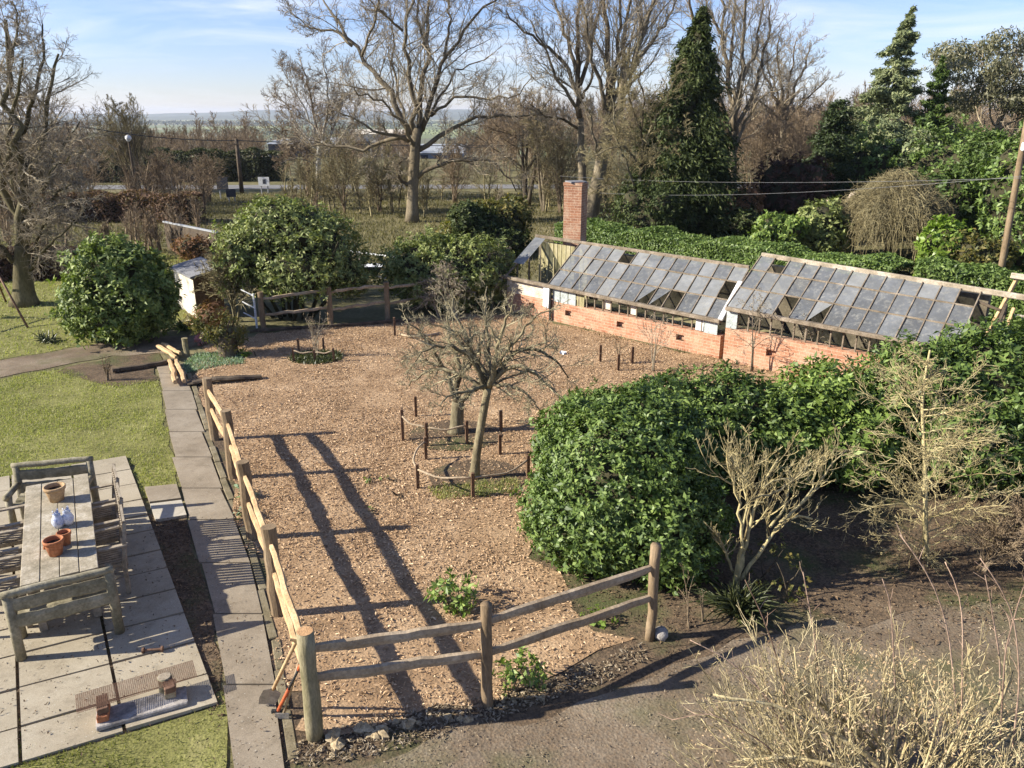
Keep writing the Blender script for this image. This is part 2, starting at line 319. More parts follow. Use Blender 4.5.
def soil_mat(name, a, b_, c, d, s1, green=None, leafy=0.0):
    m, nt, b = base_mat(name, .95, .12); v = coords(nt)
    n1 = noise(nt, s1, 7, .68, v); n2 = noise(nt, 38, 5, .75, v)
    vo = nt.nodes.new('ShaderNodeTexVoronoi'); vo.inputs['Scale'].default_value = 34; nt.links.new(v, vo.inputs['Vector'])
    r = ramp(nt, [(.28, a), (.45, b_), (.6, c), (.78, d)]); nt.links.new(n1.outputs['Fac'], r.inputs['Fac'])
    r2 = ramp(nt, [(.25, (.5, .5, .5)), (.5, (.95, .95, .95)), (.75, (1.45, 1.42, 1.35))]); nt.links.new(n2.outputs['Fac'], r2.inputs['Fac'])
    col = mixc(nt, 1.0, r.outputs[0], r2.outputs[0], 'MULTIPLY')
    if leafy > 0:
        bw = nt.nodes.new('ShaderNodeSeparateColor'); nt.links.new(vo.outputs['Color'], bw.inputs[0])
        rr = ramp(nt, [(.62, (0, 0, 0)), (.66, (leafy, leafy, leafy))]); nt.links.new(bw.outputs[0], rr.inputs['Fac'])
        col = mixc(nt, rr.outputs[0], col, (.22, .15, .09))
    if green:
        n3 = noise(nt, .7, 5, .6, v); rg = ramp(nt, [(.5, (0, 0, 0)), (.66, (.8, .8, .8))]); nt.links.new(n3.outputs['Fac'], rg.inputs['Fac'])
        col = mixc(nt, rg.outputs[0], col, green)
    nt.links.new(col, b.inputs['Base Color'])
    ad = nt.nodes.new('ShaderNodeMath'); ad.operation = 'ADD'; nt.links.new(n2.outputs['Fac'], ad.inputs[0]); nt.links.new(vo.outputs['Distance'], ad.inputs[1])
    bump(nt, b, ad.outputs[0], .35, .02)
    return m
M['mulch'] = soil_mat('wood chip mulch', (.16, .102, .057), (.31, .203, .116), (.41, .283, .17), (.50, .37, .24), 1.1, None, .35)
M['track'] = soil_mat('gravelly track', (.095, .07, .047), (.165, .128, .09), (.23, .185, .134), (.30, .252, .19), .9, (.10, .10, .045), .3)
M['dark_soil'] = soil_mat('leaf littered soil', (.05, .036, .024), (.085, .062, .042), (.13, .095, .062), (.19, .145, .10), 1.6, (.07, .09, .03), .4)
M['lawn'] = soil_mat('lawn base', (.10, .105, .035), (.17, .165, .055), (.22, .215, .075), (.27, .24, .11), 1.5)
# the ground: rough grass near, fields of the plain far away
def ground_mat():
    m, nt, b = base_mat('ground of grass and fields', .95, .1); v = coords(nt)
    n1 = noise(nt, .35, 7, .65, v); n2 = noise(nt, 9, 5, .75, v)
    r = ramp(nt, [(.3, (.09, .08, .04)), (.48, (.14, .128, .06)), (.6, (.20, .175, .095)), (.75, (.25, .21, .13))]); nt.links.new(n1.outputs['Fac'], r.inputs['Fac'])
    vo = nt.nodes.new('ShaderNodeTexVoronoi'); vo.inputs['Scale'].default_value = .0042; nt.links.new(coords(nt, (1, .6, 1)), vo.inputs['Vector'])
    sp = nt.nodes.new('ShaderNodeSeparateColor'); nt.links.new(vo.outputs['Color'], sp.inputs[0])
    rf = ramp(nt, [(.15, (.16, .18, .075)), (.4, (.25, .28, .11)), (.6, (.30, .28, .17)), (.85, (.13, .13, .07))]); rf.color_ramp.interpolation = 'CONSTANT'
    nt.links.new(sp.outputs[0], rf.inputs['Fac'])
    xyz = nt.nodes.new('ShaderNodeSeparateXYZ'); nt.links.new(v, xyz.inputs[0])
    mr = nt.nodes.new('ShaderNodeMapRange'); mr.inputs[1].default_value = 200; mr.inputs[2].default_value = 320; nt.links.new(xyz.outputs[1], mr.inputs[0])
    col = mixc(nt, mr.outputs[0], r.outputs[0], rf.outputs[0])
    r2 = ramp(nt, [(.25, (.6, .6, .6)), (.75, (1.3, 1.3, 1.3))]); nt.links.new(n2.outputs['Fac'], r2.inputs['Fac'])
    nt.links.new(mixc(nt, 1.0, col, r2.outputs[0], 'MULTIPLY'), b.inputs['Base Color'])
    bump(nt, b, n2.outputs['Fac'], .5, .05)
    return m
M['ground'] = ground_mat()
M['hill'] = mat_noise('wooded ridge', (.05, .06, .035), (.09, .10, .05), (.14, .15, .08), .01, .2, .95)

# ------------------------------------------------------------------ ground and other structure
def ground_z(x, y):
    d = np.clip((np.asarray(y, float)-75)/420, 0, 1)
    return -26*d*d*(3-2*d)
def structure(o, label=None):
    o['kind'] = 'structure'; return o
def make_ground():
    ys = np.concatenate([np.linspace(-30, 80, 23), np.linspace(90, 500, 30), np.geomspace(540, 6000, 20)])
    xs = np.concatenate([-np.geomspace(60, 5500, 18)[::-1], np.linspace(-50, 50, 21), np.geomspace(60, 5500, 18)])
    X, Y = np.meshgrid(xs, ys); Z = ground_z(X, Y)
    n = len(xs); idx = np.arange(len(xs)*len(ys)).reshape(len(ys), n)
    mb = MB(); mb.add(np.stack([X, Y, Z], -1).reshape(-1, 3), np.stack([idx[:-1, :-1], idx[:-1, 1:], idx[1:, 1:], idx[1:, :-1]], -1).reshape(-1, 4))
    structure(mb.build('ground', M['ground'], smooth=True))
make_ground()
def make_hills():
    rng = np.random.default_rng(4)
    mb = MB()
    for y0, h0, w in ((4300, 26, 500), (5200, 52, 600)):
        xs = np.linspace(-5200, 5200, 120)
        h = h0*(.75+.25*np.sin(xs/900+h0)+.12*np.sin(xs/260+1)+.05*np.sin(xs/90))
        rows = [(-w, 0), (-w*.5, .45), (0, 1), (w*.5, .4), (w, 0)]
        v = np.array([[(x, y0+dy, -26.5+hh*f) for x, hh in zip(xs, h)] for dy, f in rows]).reshape(-1, 3)
        i = np.arange(len(v)).reshape(len(rows), -1)
        mb.add(v, np.stack([i[:-1, :-1], i[:-1, 1:], i[1:, 1:], i[1:, :-1]], -1).reshape(-1, 4))
    structure(mb.build('hills', M['hill'], smooth=True))
make_hills()
def jitter_poly(pts, amp, rng, step=.35):
    out = []
    pts = [np.array(p[:2], float) for p in pts]
    for i in range(len(pts)):
        a, b = pts[i], pts[(i+1) % len(pts)]; n = max(1, int(np.linalg.norm(b-a)/step))
        for k in range(n): out.append(a+(b-a)*k/n+rng.normal(0, amp, 2)*(k > 0))
    return np.array(out)
def sheet(name, pts, z, mat, amp=.05, seed=1, step=.35):
    p = jitter_poly(pts, amp, np.random.default_rng(seed), step)
    mb = MB(); mb.ngon(np.column_stack([p, np.full(len(p), z)]))
    o = mb.build(name, mat); structure(o); return p
def inside(poly, P):
    x, y = P[:, 0], P[:, 1]; c = np.zeros(len(P), bool); j = len(poly)-1
    for i in range(len(poly)):
        xi, yi = poly[i]; xj, yj = poly[j]
        k = ((yi > y) != (yj > y)) & (x < (xj-xi)*(y-yi)/(yj-yi+1e-12)+xi); c ^= k; j = i
    return c
def scatter(poly, n, rng):
    lo, hi = poly.min(0), poly.max(0); P = rng.uniform(lo, hi, (n, 2)); return P[inside(poly, P)]

FP = [np.array(p) for p in ((-5.28, 12.92, 0), (-4.41, 11.35, 0), (-3.54, 9.47, 0), (-2.70, 7.75, 0), (-1.83, 5.87, 0))]
path_r = lambda y: float(np.interp(y, [2, 5.5, 7.3, 8.95, 11.6, 17.4], [-.95, -2.01, -2.68, -3.42, -4.80, -7.62]))
path_l = lambda y: float(np.interp(y, [2, 5.5, 7.3, 8.95, 11.6, 17.4], [-1.35, -2.46, -3.22, -4.07, -5.42, -8.22]))
track_pts = [(-2.2, 5.35), (-1.2, 5.55), (.1, 6.0), (1.7, 6.9), (3.2, 7.6), (5.0, 8.0), (9, 8.3), (16, 8.3), (16, 2), (-2.2, 2)]
sheet('bare_earth', [(path_l(5)+.3, 2), (20, 2), (20, 17), (2, 17), (-7.6, 17.5), (path_r(12)-.1, 12), (path_r(6)-.1, 6)], .002, M['dark_soil'], .05, 23)
track_poly = sheet('track', track_pts, .004, M['track'], .09, 3)
soil_pts = [(1.2, 7.0), (3.2, 7.55), (5.0, 7.95), (9, 8.25), (18, 8.3), (18, 16), (9, 15), (6.2, 12.6), (3.0, 11.8), (1.5, 11.2), (.3, 9.8), (.5, 8.2)]
soil_poly = sheet('soil_bed', soil_pts, .008, M['dark_soil'], .12, 5)
chip_pts = [(path_r(5.9)+.12, 5.95), (-1.2, 6.0), (-.3, 6.25), (.5, 6.75), (1.35, 7.3), (.7, 8.2), (.3, 9.9), (1.5, 11.3), (3.0, 12.0), (6.2, 12.8), (9.2, 13.6), (5.4, 17.3), (.4, 21.9), (-1.8, 22.2), (-3.6, 21.2), (-6.0, 20.4), (-7.6, 19.0), (path_r(17)+.25, 17.0), (path_r(12)+.22, 12), (path_r(8)+.2, 8)]
chip_poly = sheet('woodchip_ground', chip_pts, .012, M['mulch'], .12, 7)
lawn_pts = [at(-160, 403)[:2], at(0, 380)[:2], at(66, 369)[:2], at(100, 383)[:2], at(158, 381)[:2], (path_l(15)-.03, 15), (path_l(13)-.02, 13), (path_l(11)-.05, 11), (-5.6, 10.6), (-6.2, 11.9), (-9.5, 9.6), (-14, 6.7), (-22, 8)]
lawn_poly = sheet('lawn', lawn_pts, .008, M['lawn'], .05, 9)
lawn2_pts = [at(-160, 379)[:2], at(0, 360)[:2], at(60, 350)[:2], at(110, 341)[:2], (-9.6, 19.9), (-9.3, 22), (-10.5, 30), (-20, 36), (-40, 36)]
lawn2_poly = sheet('back_lawn', lawn2_pts, .006, M['lawn'], .1, 11)
verge_pts = [(-2.86, 6.5), (-2.66, 5.9), (-2.4, 4), (-7, 3.2), (-6.2, 5.6)]
verge_poly = sheet('grass_verge', verge_pts, .016, M['lawn'], .05, 13)
sheet('side_path', [at(*q)[:2] for q in ((-160, 400), (0, 378), (60, 366), (112, 356), (160, 353), (178, 362), (182, 350), (215, 342), (205, 335), (150, 338), (110, 342), (60, 351), (0, 361), (-160, 380))], .012, M['track'], .05, 15)
sheet('bare_patch', [at(*q)[:2] for q in ((66, 368), (112, 357), (159, 354), (161, 380), (130, 386), (98, 384), (70, 376))], .016, M['dark_soil'], .1, 16)
sheet('soil_strip', [(-5.5, 10.15), (-4.75, 10.3), (-3.9, 8.6), (-2.6, 6.0), (-2.9, 6.05)], .011, M['dark_soil'], .04, 17)
# concrete path cast in bays with open joints, and a low kerb beside the planting
mb = MB(); y = 3.4; rng = np.random.default_rng(20)
while y < 17.3:
    L = rng.uniform(.95, 1.25); y2 = min(y+L, 17.35)
    o_ = rng.normal(0, .012, 4)
    top = [(path_l(y)+o_[0], y+.012, .032), (path_r(y)+o_[1], y+.012, .032), (path_r(y2)+o_[2], y2-.012, .032), (path_l(y2)+o_[3], y2-.012, .032)]
    bot = [(a, b, -.02) for a, b, c in top]
    mb.add(top+bot, [(0, 1, 2, 3), (0, 4, 5, 1), (1, 5, 6, 2), (2, 6, 7, 3), (3, 7, 4, 0)]); y = y2
structure(mb.build('path', M['concrete']))
mb = MB(); y = 5.6
while y < 16.6:
    L = rng.uniform(.5, .95); y2 = min(y+L, 16.7); e = rng.normal(0, .015)
    a = np.array([path_r(y)+.08+e, y, .03]); b = np.array([path_r(y2)+.08+e, y2-.02, .03])
    mb.box((a+b)/2-np.array((0, 0, .058)), (np.linalg.norm(b-a), .10, .1+rng.normal(0, .008)), b-a, (0, 0, 1), .01); y = y2
structure(mb.build('kerb', M['mossy_kerb']))
# patio of riven slabs
PA = np.array([-2.86, 6.27]); pv = unit([-.86, -.43]); pu = unit([-.525, .851])
mb = MB(); rng = np.random.default_rng(21); row = 0; t = 0.0
while t < 6.9:
    d_ = rng.choice([.5, .56, .62]); s_ = 0.0
    while s_ < 7.5:
        w_ = .84 if s_ > 0 else .84
        z = .05+rng.normal(0, .004); g = .016
        c = [PA+pv*(s_+g)+pu*(t+g), PA+pv*(s_+w_-g)+pu*(t+g), PA+pv*(s_+w_-g)+pu*(t+d_-g), PA+pv*(s_+g)+pu*(t+d_-g)]
        ti = rng.normal(0, .003, 4)
        mb.add([(p[0], p[1], z+k) for p, k in zip(c, ti)]+[(p[0], p[1], -.02) for p in c], [(0, 3, 2, 1), (0, 1, 5, 4), (1, 2, 6, 5), (2, 3, 7, 6), (3, 0, 4, 7)])
        s_ += w_
    t += d_
structure(mb.build('patio', M['slab']))
pb = [PA+pv*-.0+pu*0, PA+pv*7.5, PA+pv*7.5+pu*6.9, PA+pu*6.9]
sheet('patio_bed', [tuple(p) for p in pb], .02, M['dark_soil'], .0, 2)
# stepping slabs beside the path
for k, q in enumerate((((145, 490), (177, 487), (181.5, 501), (150, 505)), ((150.5, 507), (182, 503), (187, 518), (156, 523)))):
    c = np.array([at(*t_) for t_ in q]); o_ = c.mean(0); mb = MB(); v = [(*(p[:2]-o_[:2]), .055) for p in c]+[(*(p[:2]-o_[:2]), -.01) for p in c]
    mb.add(v, [(0, 3, 2, 1), (0, 1, 5, 4), (1, 2, 6, 5), (2, 3, 7, 6), (3, 0, 4, 7)]); o = mb.build('stepping_slab', (M['concrete'], M['pale_slab'])[k]); o.location = (o_[0], o_[1], 0)
    tag(o, ('darker stepping slab by the path, the one nearer the lawn', 'paler stepping slab by the path, the one nearer the bare soil strip')[k], 'paving slab', 'stepping slabs between patio and path')
# distant road
mb = MB(); mb.add([(-70, 60.5, .02), (60, 63, .02), (60, 66.5, .02), (-70, 64, .02)], [(0, 1, 2, 3)]); structure(mb.build('road', M['asphalt']))

# ------------------------------------------------------------------ loose cover
def lump(dirs, freq, rng, n=7):
    k = rng.normal(size=(n, 3))*freq; ph = rng.uniform(0, 6.28, n)
    return np.sin(dirs@k.T+ph).mean(1)

def chips(name, poly, n, mat, seed, lo, hi, z=.014, patch=0.0):
    rng = np.random.default_rng(seed); P = scatter(poly, n, rng)
    if patch: q = np.column_stack([P, np.zeros(len(P))]); f = lump(q, 1.1, np.random.default_rng(3), 9)+.6*lump(q, 3.2, np.random.default_rng(4), 9); P = P[rng.random(len(P)) > patch*np.clip(.35+1.6*f+.25*(P[:, 1] < 7.6), 0, 1)]
    N = len(P)
    pos = np.column_stack([P, np.full(N, z)+rng.random(N)*.022]); nr = unit(np.column_stack([rng.normal(0, .42, (N, 2)), np.ones(N)]))
    mb = MB(); mb.leaves(pos, nr, rng.uniform(lo, hi, N), rng.uniform(lo*.35, hi*.4, N), rng); return tag(mb.build(name, mat), None, None, None, 'stuff')
M['chip'] = mat_leaf('wood chip', [(.18, .108, .058), (.38, .25, .142), (.53, .37, .22), (.72, .55, .37)], .85, .15, 0, .45)
M['pebble'] = mat_leaf('pebble', [(.085, .06, .038), (.20, .155, .10), (.42, .35, .25)], .9, .15, 0, 1.0)
M['litter'] = mat_leaf('dead leaf litter', [(.06, .04, .025), (.12, .08, .05), (.22, .155, .09)], .85, .2, 0, 1.0)
o = chips('wood_chips', chip_poly, 330000, M['chip'], 30, .018, .068, .014, .6)
o['label'] = 'brown wood chips covering the fenced garden plot'
o = chips('plot_litter', chip_poly, 16000, M['litter'], 36, .02, .065, .02, .95); o['label'] = 'dark leaf bits and soil crumbs among the wood chips'
o = chips('gravel', track_poly, 110000, M['pebble'], 31, .012, .042, .006, .8); o['label'] = 'small pebbles and crumbs on the earth track'
o = chips('leaf_litter', jitter_poly([(1.3, 6.95), (3.2, 7.1), (6, 7.5), (16, 7.6), (18, 16), (9, 15), (6.2, 12.6), (3.0, 11.8), (1.5, 11.2), (.3, 9.8), (.5, 8.2)], .15, np.random.default_rng(2)), 62000, M['litter'], 32, .025, .07, .014, .75); o['label'] = 'dead brown leaves under the shrubs'
strip = np.array([(-5.4, 10.0), (-4.75, 10.2), (-3.9, 8.6), (-2.65, 6.05), (-2.9, 6.1)])
o = chips('strip_litter', strip, 9000, M['litter'], 33, .02, .06, .014); o['label'] = 'dead leaves on the soil strip beside the patio'
def grass(name, poly, n, seed, h, w, mat=None, label=None, patch=0.0):
    rng = np.random.default_rng(seed); P = scatter(poly, n, rng)
    if patch: q = np.column_stack([P, np.zeros(len(P))]); f = lump(q, 1.6, np.random.default_rng(13), 9)+.7*lump(q, 5., np.random.default_rng(14), 9); P = P[rng.random(len(P)) > patch*np.clip(.2+2.0*f, 0, 1)]
    N = len(P)
    P = P+rng.normal(0, .035, P.shape); b = np.column_stack([P, np.full(N, .01)]); d = unit(np.column_stack([rng.normal(0, .55, (N, 2)), np.ones(N)])); a = rng.uniform(0, 6.283, N)
    s_ = np.column_stack([np.cos(a), np.sin(a), np.zeros(N)])*w*.5; hh = h*rng.uniform(.5, 1.4, (N, 1))
    v = np.stack([b-s_, b+s_, b+d*hh], 1); mb = MB(); mb.add(v.reshape(-1, 3), None, np.arange(N*3).reshape(N, 3))
    o = tag(mb.build(name, mat or M['grass']), label, None, None, 'stuff'); return o
grass('lawn_grass', lawn_poly, 260000, 40, .045, .014, None, 'short green grass of the lawn beside the path', .75)
grass('back_lawn_grass', lawn2_poly, 90000, 41, .06, .03, None, 'grass of the lawn under the bare tree')
grass('verge_grass', verge_poly, 60000, 42, .04, .010, M['verge'], 'grass in front of the patio', .85)
weedy = jitter_poly([(-7.6, 16.6), (-6.2, 17.4), (-6.6, 18.4), (-7.6, 18.2)], .1, np.random.default_rng(3))
grass('weeds', weedy, 5000, 43, .06, .03, M['pale_leaf'], 'pale grey green weeds at the corner of the wood chip plot')

fp = np.array([(-26, 27), (3, 27), (14, 40), (16, 58), (-30, 58), (-34, 40)], float)
grass('field_grass', fp, 90000, 46, .16, .05, M['dry'], 'rough dry grass of the field beyond the garden')
deb = np.array([(-4.9, 10.0), (-4.2, 10.0), (-1.9, 5.4), (-4.2, 5.4), (-8, 9)], float)
o = chips('paving_debris', deb, 2600, M['litter'], 47, .012, .045, .052); o['label'] = 'bits of dead leaf blown over the path and patio'

# ------------------------------------------------------------------ growing branches
def branch(S, D, L, R0, nseg, wob, up, rend, rng):
    S = np.asarray(S, float); N = len(S); P = np.zeros((N, nseg+1, 3)); P[:, 0] = S; d = unit(D)
    L = np.broadcast_to(L, (N,)); R0 = np.broadcast_to(R0, (N,))
    for i in range(nseg):
        d = d+rng.normal(0, wob, (N, 3)); d[:, 2] += up; d = unit(d); P[:, i+1] = P[:, i]+d*(L/nseg)[:, None]
    t = np.linspace(0, 1, nseg+1)
    return P, R0[:, None]*(1-(1-rend)*t[None, :])
def kids(P, RR, k, rng, t0, t1, ang, fl=1.0):
    N, S, _ = P.shape
    t = (t0+(t1-t0)*((np.arange(k)[None, :]+rng.random((N, k)))/k)).ravel(); par = np.repeat(np.arange(N), k)
    f = t*(S-1); i = np.minimum(f.astype(int), S-2); w = (f-i)[:, None]
    pos = P[par, i]*(1-w)+P[par, i+1]*w; T = unit(P[par, i+1]-P[par, i]); r = RR[par, i]*(1-w[:, 0])+RR[par, i+1]*w[:, 0]
    q = rng.normal(size=(N*k, 3)); q[:, 2] *= fl; q = unit(q-(q*T).sum(1, keepdims=True)*T)
    a = R(ang)*rng.uniform(.6, 1.35, (N*k, 1))
    return pos, T*np.cos(a)+q*np.sin(a), par, r, t
def twigs(P, RR, levels, rng, rmin):
    """successive levels of side branches; returns [(P,R,sides), ...]"""
    out = []
    for (k, t0, t1, ang, ratio, nseg, wob, up, rr) in levels:
        Lp = np.linalg.norm(np.diff(P, axis=1), axis=2).sum(1)
        pos, d, par, r, t = kids(P, RR, k, rng, t0, t1, ang)
        L = Lp[par]*ratio*(1-.45*t)*rng.uniform(.55, 1.25, len(par))
        P, RR = branch(pos, d, L, np.maximum(r*rr, rmin), nseg, wob, up, .35, rng); RR = np.maximum(RR, rmin*.8)
        out.append((P, RR))
    return out
def resample(pts, n):
    pts = np.asarray(pts, float); s = np.concatenate([[0], np.cumsum(np.linalg.norm(np.diff(pts, axis=0), axis=1))]); u = np.linspace(0, s[-1], n)
    q = np.column_stack([np.interp(u, s, pts[:, k]) for k in range(3)])
    q[1:-1] = (q[:-2]+2*q[1:-1]+q[2:])/4; return q
def tree_from(name, label, cat, base, trunk, tr, limbs, levels, bark, twig, seed, rmin, group=None, sides=7, kink=.012):
    """trunk: polyline, tr: radii (base, top); limbs: list of (polyline, r0, r1); then procedural levels"""
    rng = np.random.default_rng(seed); base = np.array(base, float); root = thing(name, label, cat, base, 0, group)
    mb = MB()
    t = resample(trunk, 9)-base; rr = np.linspace(tr[0], tr[1], 9); rr[0] *= 1.35; rr[1] *= 1.1; mb.tube(t, rr, 10)
    LP = []; LR = []
    for pl, r0, r1 in limbs:
        q = resample(pl, 13)-base; q[1:] += rng.normal(0, kink*np.linalg.norm(q[-1]-q[0]), q[1:].shape)
        LP.append(q); LR.append(np.linspace(r0, r1, 13))
    LP = np.array(LP); LR = np.array(LR); mb.tubes(LP, LR, sides)
    mb.build('trunk', bark, root, True)
    mc = MB()
    for P, RR in twigs(LP, LR, levels, rng, rmin): mc.tubes(P, RR, 3 if RR.max() < .05 else 5, False)
    mc.build('crown', twig, root)
    return root
def bare_tree(name, label, cat, base, H, seed, bark, twig, trunkfrac=.3, r=.2, nl=7, ang=35, spread=.75, up=.06, rmin=.01, levels=None, group=None, lean=(0, 0), wob=.16, stems=1):
    rng = np.random.default_rng(seed); base = np.array(base, float); root = thing(name, label, cat, base, 0, group); mb = MB()
    starts = np.zeros((stems, 3)); D = np.column_stack([rng.normal(0, .1 if stems > 1 else .02, (stems, 2))+np.array(lean), np.ones(stems)])
    if stems > 1: starts[:, :2] = rng.normal(0, r*1.5, (stems, 2))
    P, RR = branch(starts, D, H*rng.uniform(.85, 1, stems), r, 12, .05, .03, .05, rng); RR[:, 0] *= 1.4
    mb.tubes(P, RR, 8)
    pos, d, par, rad, t = kids(P, RR, nl, rng, trunkfrac, 1.0, ang, .5)
    L = H*spread*(1.16-t)*rng.uniform(.75, 1.2, len(t)); P1, R1 = branch(pos, d, L, rad*.6, 9, wob, up, .2, rng); mb.tubes(P1, R1, 6)
    mb.build('trunk', bark, root, True)
    Pa = np.concatenate([P1]); Ra = np.concatenate([R1]); mc = MB()
    levels = levels or [(9, .2, 1, 42, .5, 6, .17, .05, .55), (7, .15, 1, 42, .5, 4, .2, .05, .55), (4, .2, 1, 40, .6, 3, .2, .04, .6)]
    for P, RR in twigs(Pa, Ra, levels, rng, rmin): mc.tubes(P, RR, 3 if RR.max() < .05 else 5, False)
    mc.build('crown', twig, root)
    return root

# ------------------------------------------------------------------ leafy growth
def shoots(mb, pos, nr, rng, L, W, per=7, updir=.35, loose=.35):
    """rosettes of leaves at shoot tips"""
    N = len(pos); sd = unit(nr*.85+rng.normal(0, loose, (N, 3))+np.array([0, 0, updir])); h = unit(np.cross(sd, rng.normal(size=(N, 3)))); k = np.cross(sd, h); sz = rng.uniform(.75, 1.25, N)
    for j in range(per):
        an = j*2.4+rng.uniform(0, .9, N); rad = np.cos(an)[:, None]*h+np.sin(an)[:, None]*k; t = rng.random(N)[:, None]
        ax = rad*1.0+sd*(.15+.75*t); nn = unit(sd*.9-rad*.35+rng.normal(0, .28, (N, 3)))
        mb.leaves(pos+sd*(t-.75)*L*1.3+unit(ax)*L*.5*sz[:, None], nn, L*sz, W*sz, rng, ax)

def blob_pts(blobs, n, rng, rin=.8, amp=.22, freq=4.5, zmin=.03):
    B = np.array(blobs, float); A = (B[:, 3]*B[:, 4]+B[:, 4]*B[:, 5]+B[:, 3]*B[:, 5]); c = rng.choice(len(B), n, p=A/A.sum())
    d = unit(rng.normal(size=(n, 3))); rad = 1-(1-rin)*rng.random(n)**1.3
    out = np.zeros(n)
    for j in range(len(B)):
        m = c == j; out[m] = lump(d[m]+j*1.7, freq, rng)
    rad = rad*(1+amp*out*2)+(rng.random(n) < .1)*rng.uniform(0, .16, n); pos = B[c, :3]+d*rad[:, None]*B[c, 3:]; nr = unit(d/B[c, 3:])
    keep = pos[:, 2] > zmin
    for j in range(len(B)):
        q = ((pos-B[j, :3])/B[j, 3:]); keep &= ~((c != j) & ((q*q).sum(1) < .62))
    return pos[keep], nr[keep]
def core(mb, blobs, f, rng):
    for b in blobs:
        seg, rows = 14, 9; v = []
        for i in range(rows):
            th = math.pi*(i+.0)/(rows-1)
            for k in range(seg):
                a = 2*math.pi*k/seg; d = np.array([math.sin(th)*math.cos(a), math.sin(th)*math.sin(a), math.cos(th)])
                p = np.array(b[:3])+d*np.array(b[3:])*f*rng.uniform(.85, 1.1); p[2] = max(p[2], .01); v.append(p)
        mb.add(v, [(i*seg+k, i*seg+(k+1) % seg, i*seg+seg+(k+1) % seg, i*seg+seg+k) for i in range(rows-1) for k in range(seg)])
def shrub(name, label, cat, base, blobs, n, L, W, mat, seed, rin=.78, amp=.2, freq=4.5, group=None, part='foliage', stems=5, coref=.72, corem=None, stemr=.04, updir=.35, zmin=.03):
    """leafy shrub: blobs relative to base (x,y,z,rx,ry,rz)"""
    rng = np.random.default_rng(seed); root = thing(name, label, cat, base, 0, group)
    pos, nr = blob_pts(blobs, max(6, n//7), rng, rin, amp, freq, zmin)
    mb = MB(); shoots(mb, pos, nr, rng, L, W, 7, updir); mb.build(part, mat, root)
    mb = MB()
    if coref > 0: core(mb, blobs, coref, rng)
    B = np.array(blobs)
    for k in range(stems):
        b = B[k % len(B)]; top = b[:3]+np.array([rng.normal(0, b[3]*.35), rng.normal(0, b[4]*.35), b[5]*.5]); s = np.array([rng.normal(0, .12)+b[0]*.35, rng.normal(0, .12)+b[1]*.35, 0])
        mid = (s+top)/2+rng.normal(0, .08, 3); mb.tube(resample([s, mid, top], 6), np.linspace(stemr, stemr*.35, 6), 6)
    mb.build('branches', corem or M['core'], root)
    return root
def conifer(name, label, cat, base, H, Rr, n, L, W, mat, seed,  p=.9, z0=.03, droop=-.25, nb=160, gap=0.0, lean=(0, 0), bark=None, coref=.55, group=None, trunk_r=.22, upturn=0.0, sc=1.0):
    rng = np.random.default_rng(seed); root = thing(name, label, cat, base, 0, group)
    h = rng.uniform(z0, .98, nb)**1.0; h.sort(); az = rng.uniform(0, 6.283, nb)
    Lb = Rr*np.maximum((1-h), .03)**p*rng.uniform(.62, 1.12, nb)*(1-gap*rng.random(nb))
    lean = np.array([lean[0], lean[1], 0.])
    ax = lambda hh: hh[:, None]*np.array([0, 0, H])+(hh[:, None]**2.5)*lean*H
    S = ax(h); out = np.column_stack([np.cos(az), np.sin(az), np.zeros(nb)])
    bi = rng.choice(nb, n, p=(Lb+.12)/(Lb+.12).sum()); t = 1-rng.random(n)**1.4*.85
    off = t[:, None]*Lb[bi, None]*out[bi]; z = droop*t**1.6*Lb[bi]+upturn*np.maximum(t-.6, 0)*Lb[bi]
    pos = S[bi]+off+np.column_stack([np.zeros((n, 2)), z])+rng.normal(0, 1, (n, 3))*(.06+.13*Lb[bi, None]*np.array([1, 1, .55]))*sc
    k = pos[:, 2] > .05; pos = pos[k]; bi = bi[k]; m = len(pos)
    axis = out[bi]+rng.normal(0, .6, (m, 3))+np.array([0, 0, droop*1.2+upturn*.6]); nr = unit(out[bi]*.45+rng.normal(0, .6, (m, 3))+np.array([0, 0, .55]))
    mb = MB(); mb.leaves(pos, nr, L, W, rng, axis); mb.build('crown', mat, root)
    mb = MB(); hs = np.linspace(0, 1, 10); mb.tube(ax(hs), trunk_r*(1.02-hs)**.8, 8)
    BP = np.stack([S+out*(Lb*f)[:, None]+np.column_stack([np.zeros((nb, 2)), droop*f**1.6*Lb]) for f in (0, .4, .8)], 1); mb.tubes(BP, np.column_stack([np.full(nb, .035), np.full(nb, .025), np.full(nb, .008)]), 4, False)
    if coref > 0:
        seg = 12; hh = np.linspace(max(z0, .02), .93, 9)
        v = np.array([[np.array([math.cos(a), math.sin(a), 0])*Rr*coref*(1-x)**p*rng.uniform(.75, 1.1)+ax(np.array([x]))[0] for a in np.arange(seg)/seg*6.283] for x in hh]).reshape(-1, 3)
        mb.add(v, [(i*seg+k, i*seg+(k+1) % seg, i*seg+seg+(k+1) % seg, i*seg+seg+k) for i in range(8) for k in range(seg)])
    mb.build('trunk', bark or M['core'], root)
    return root

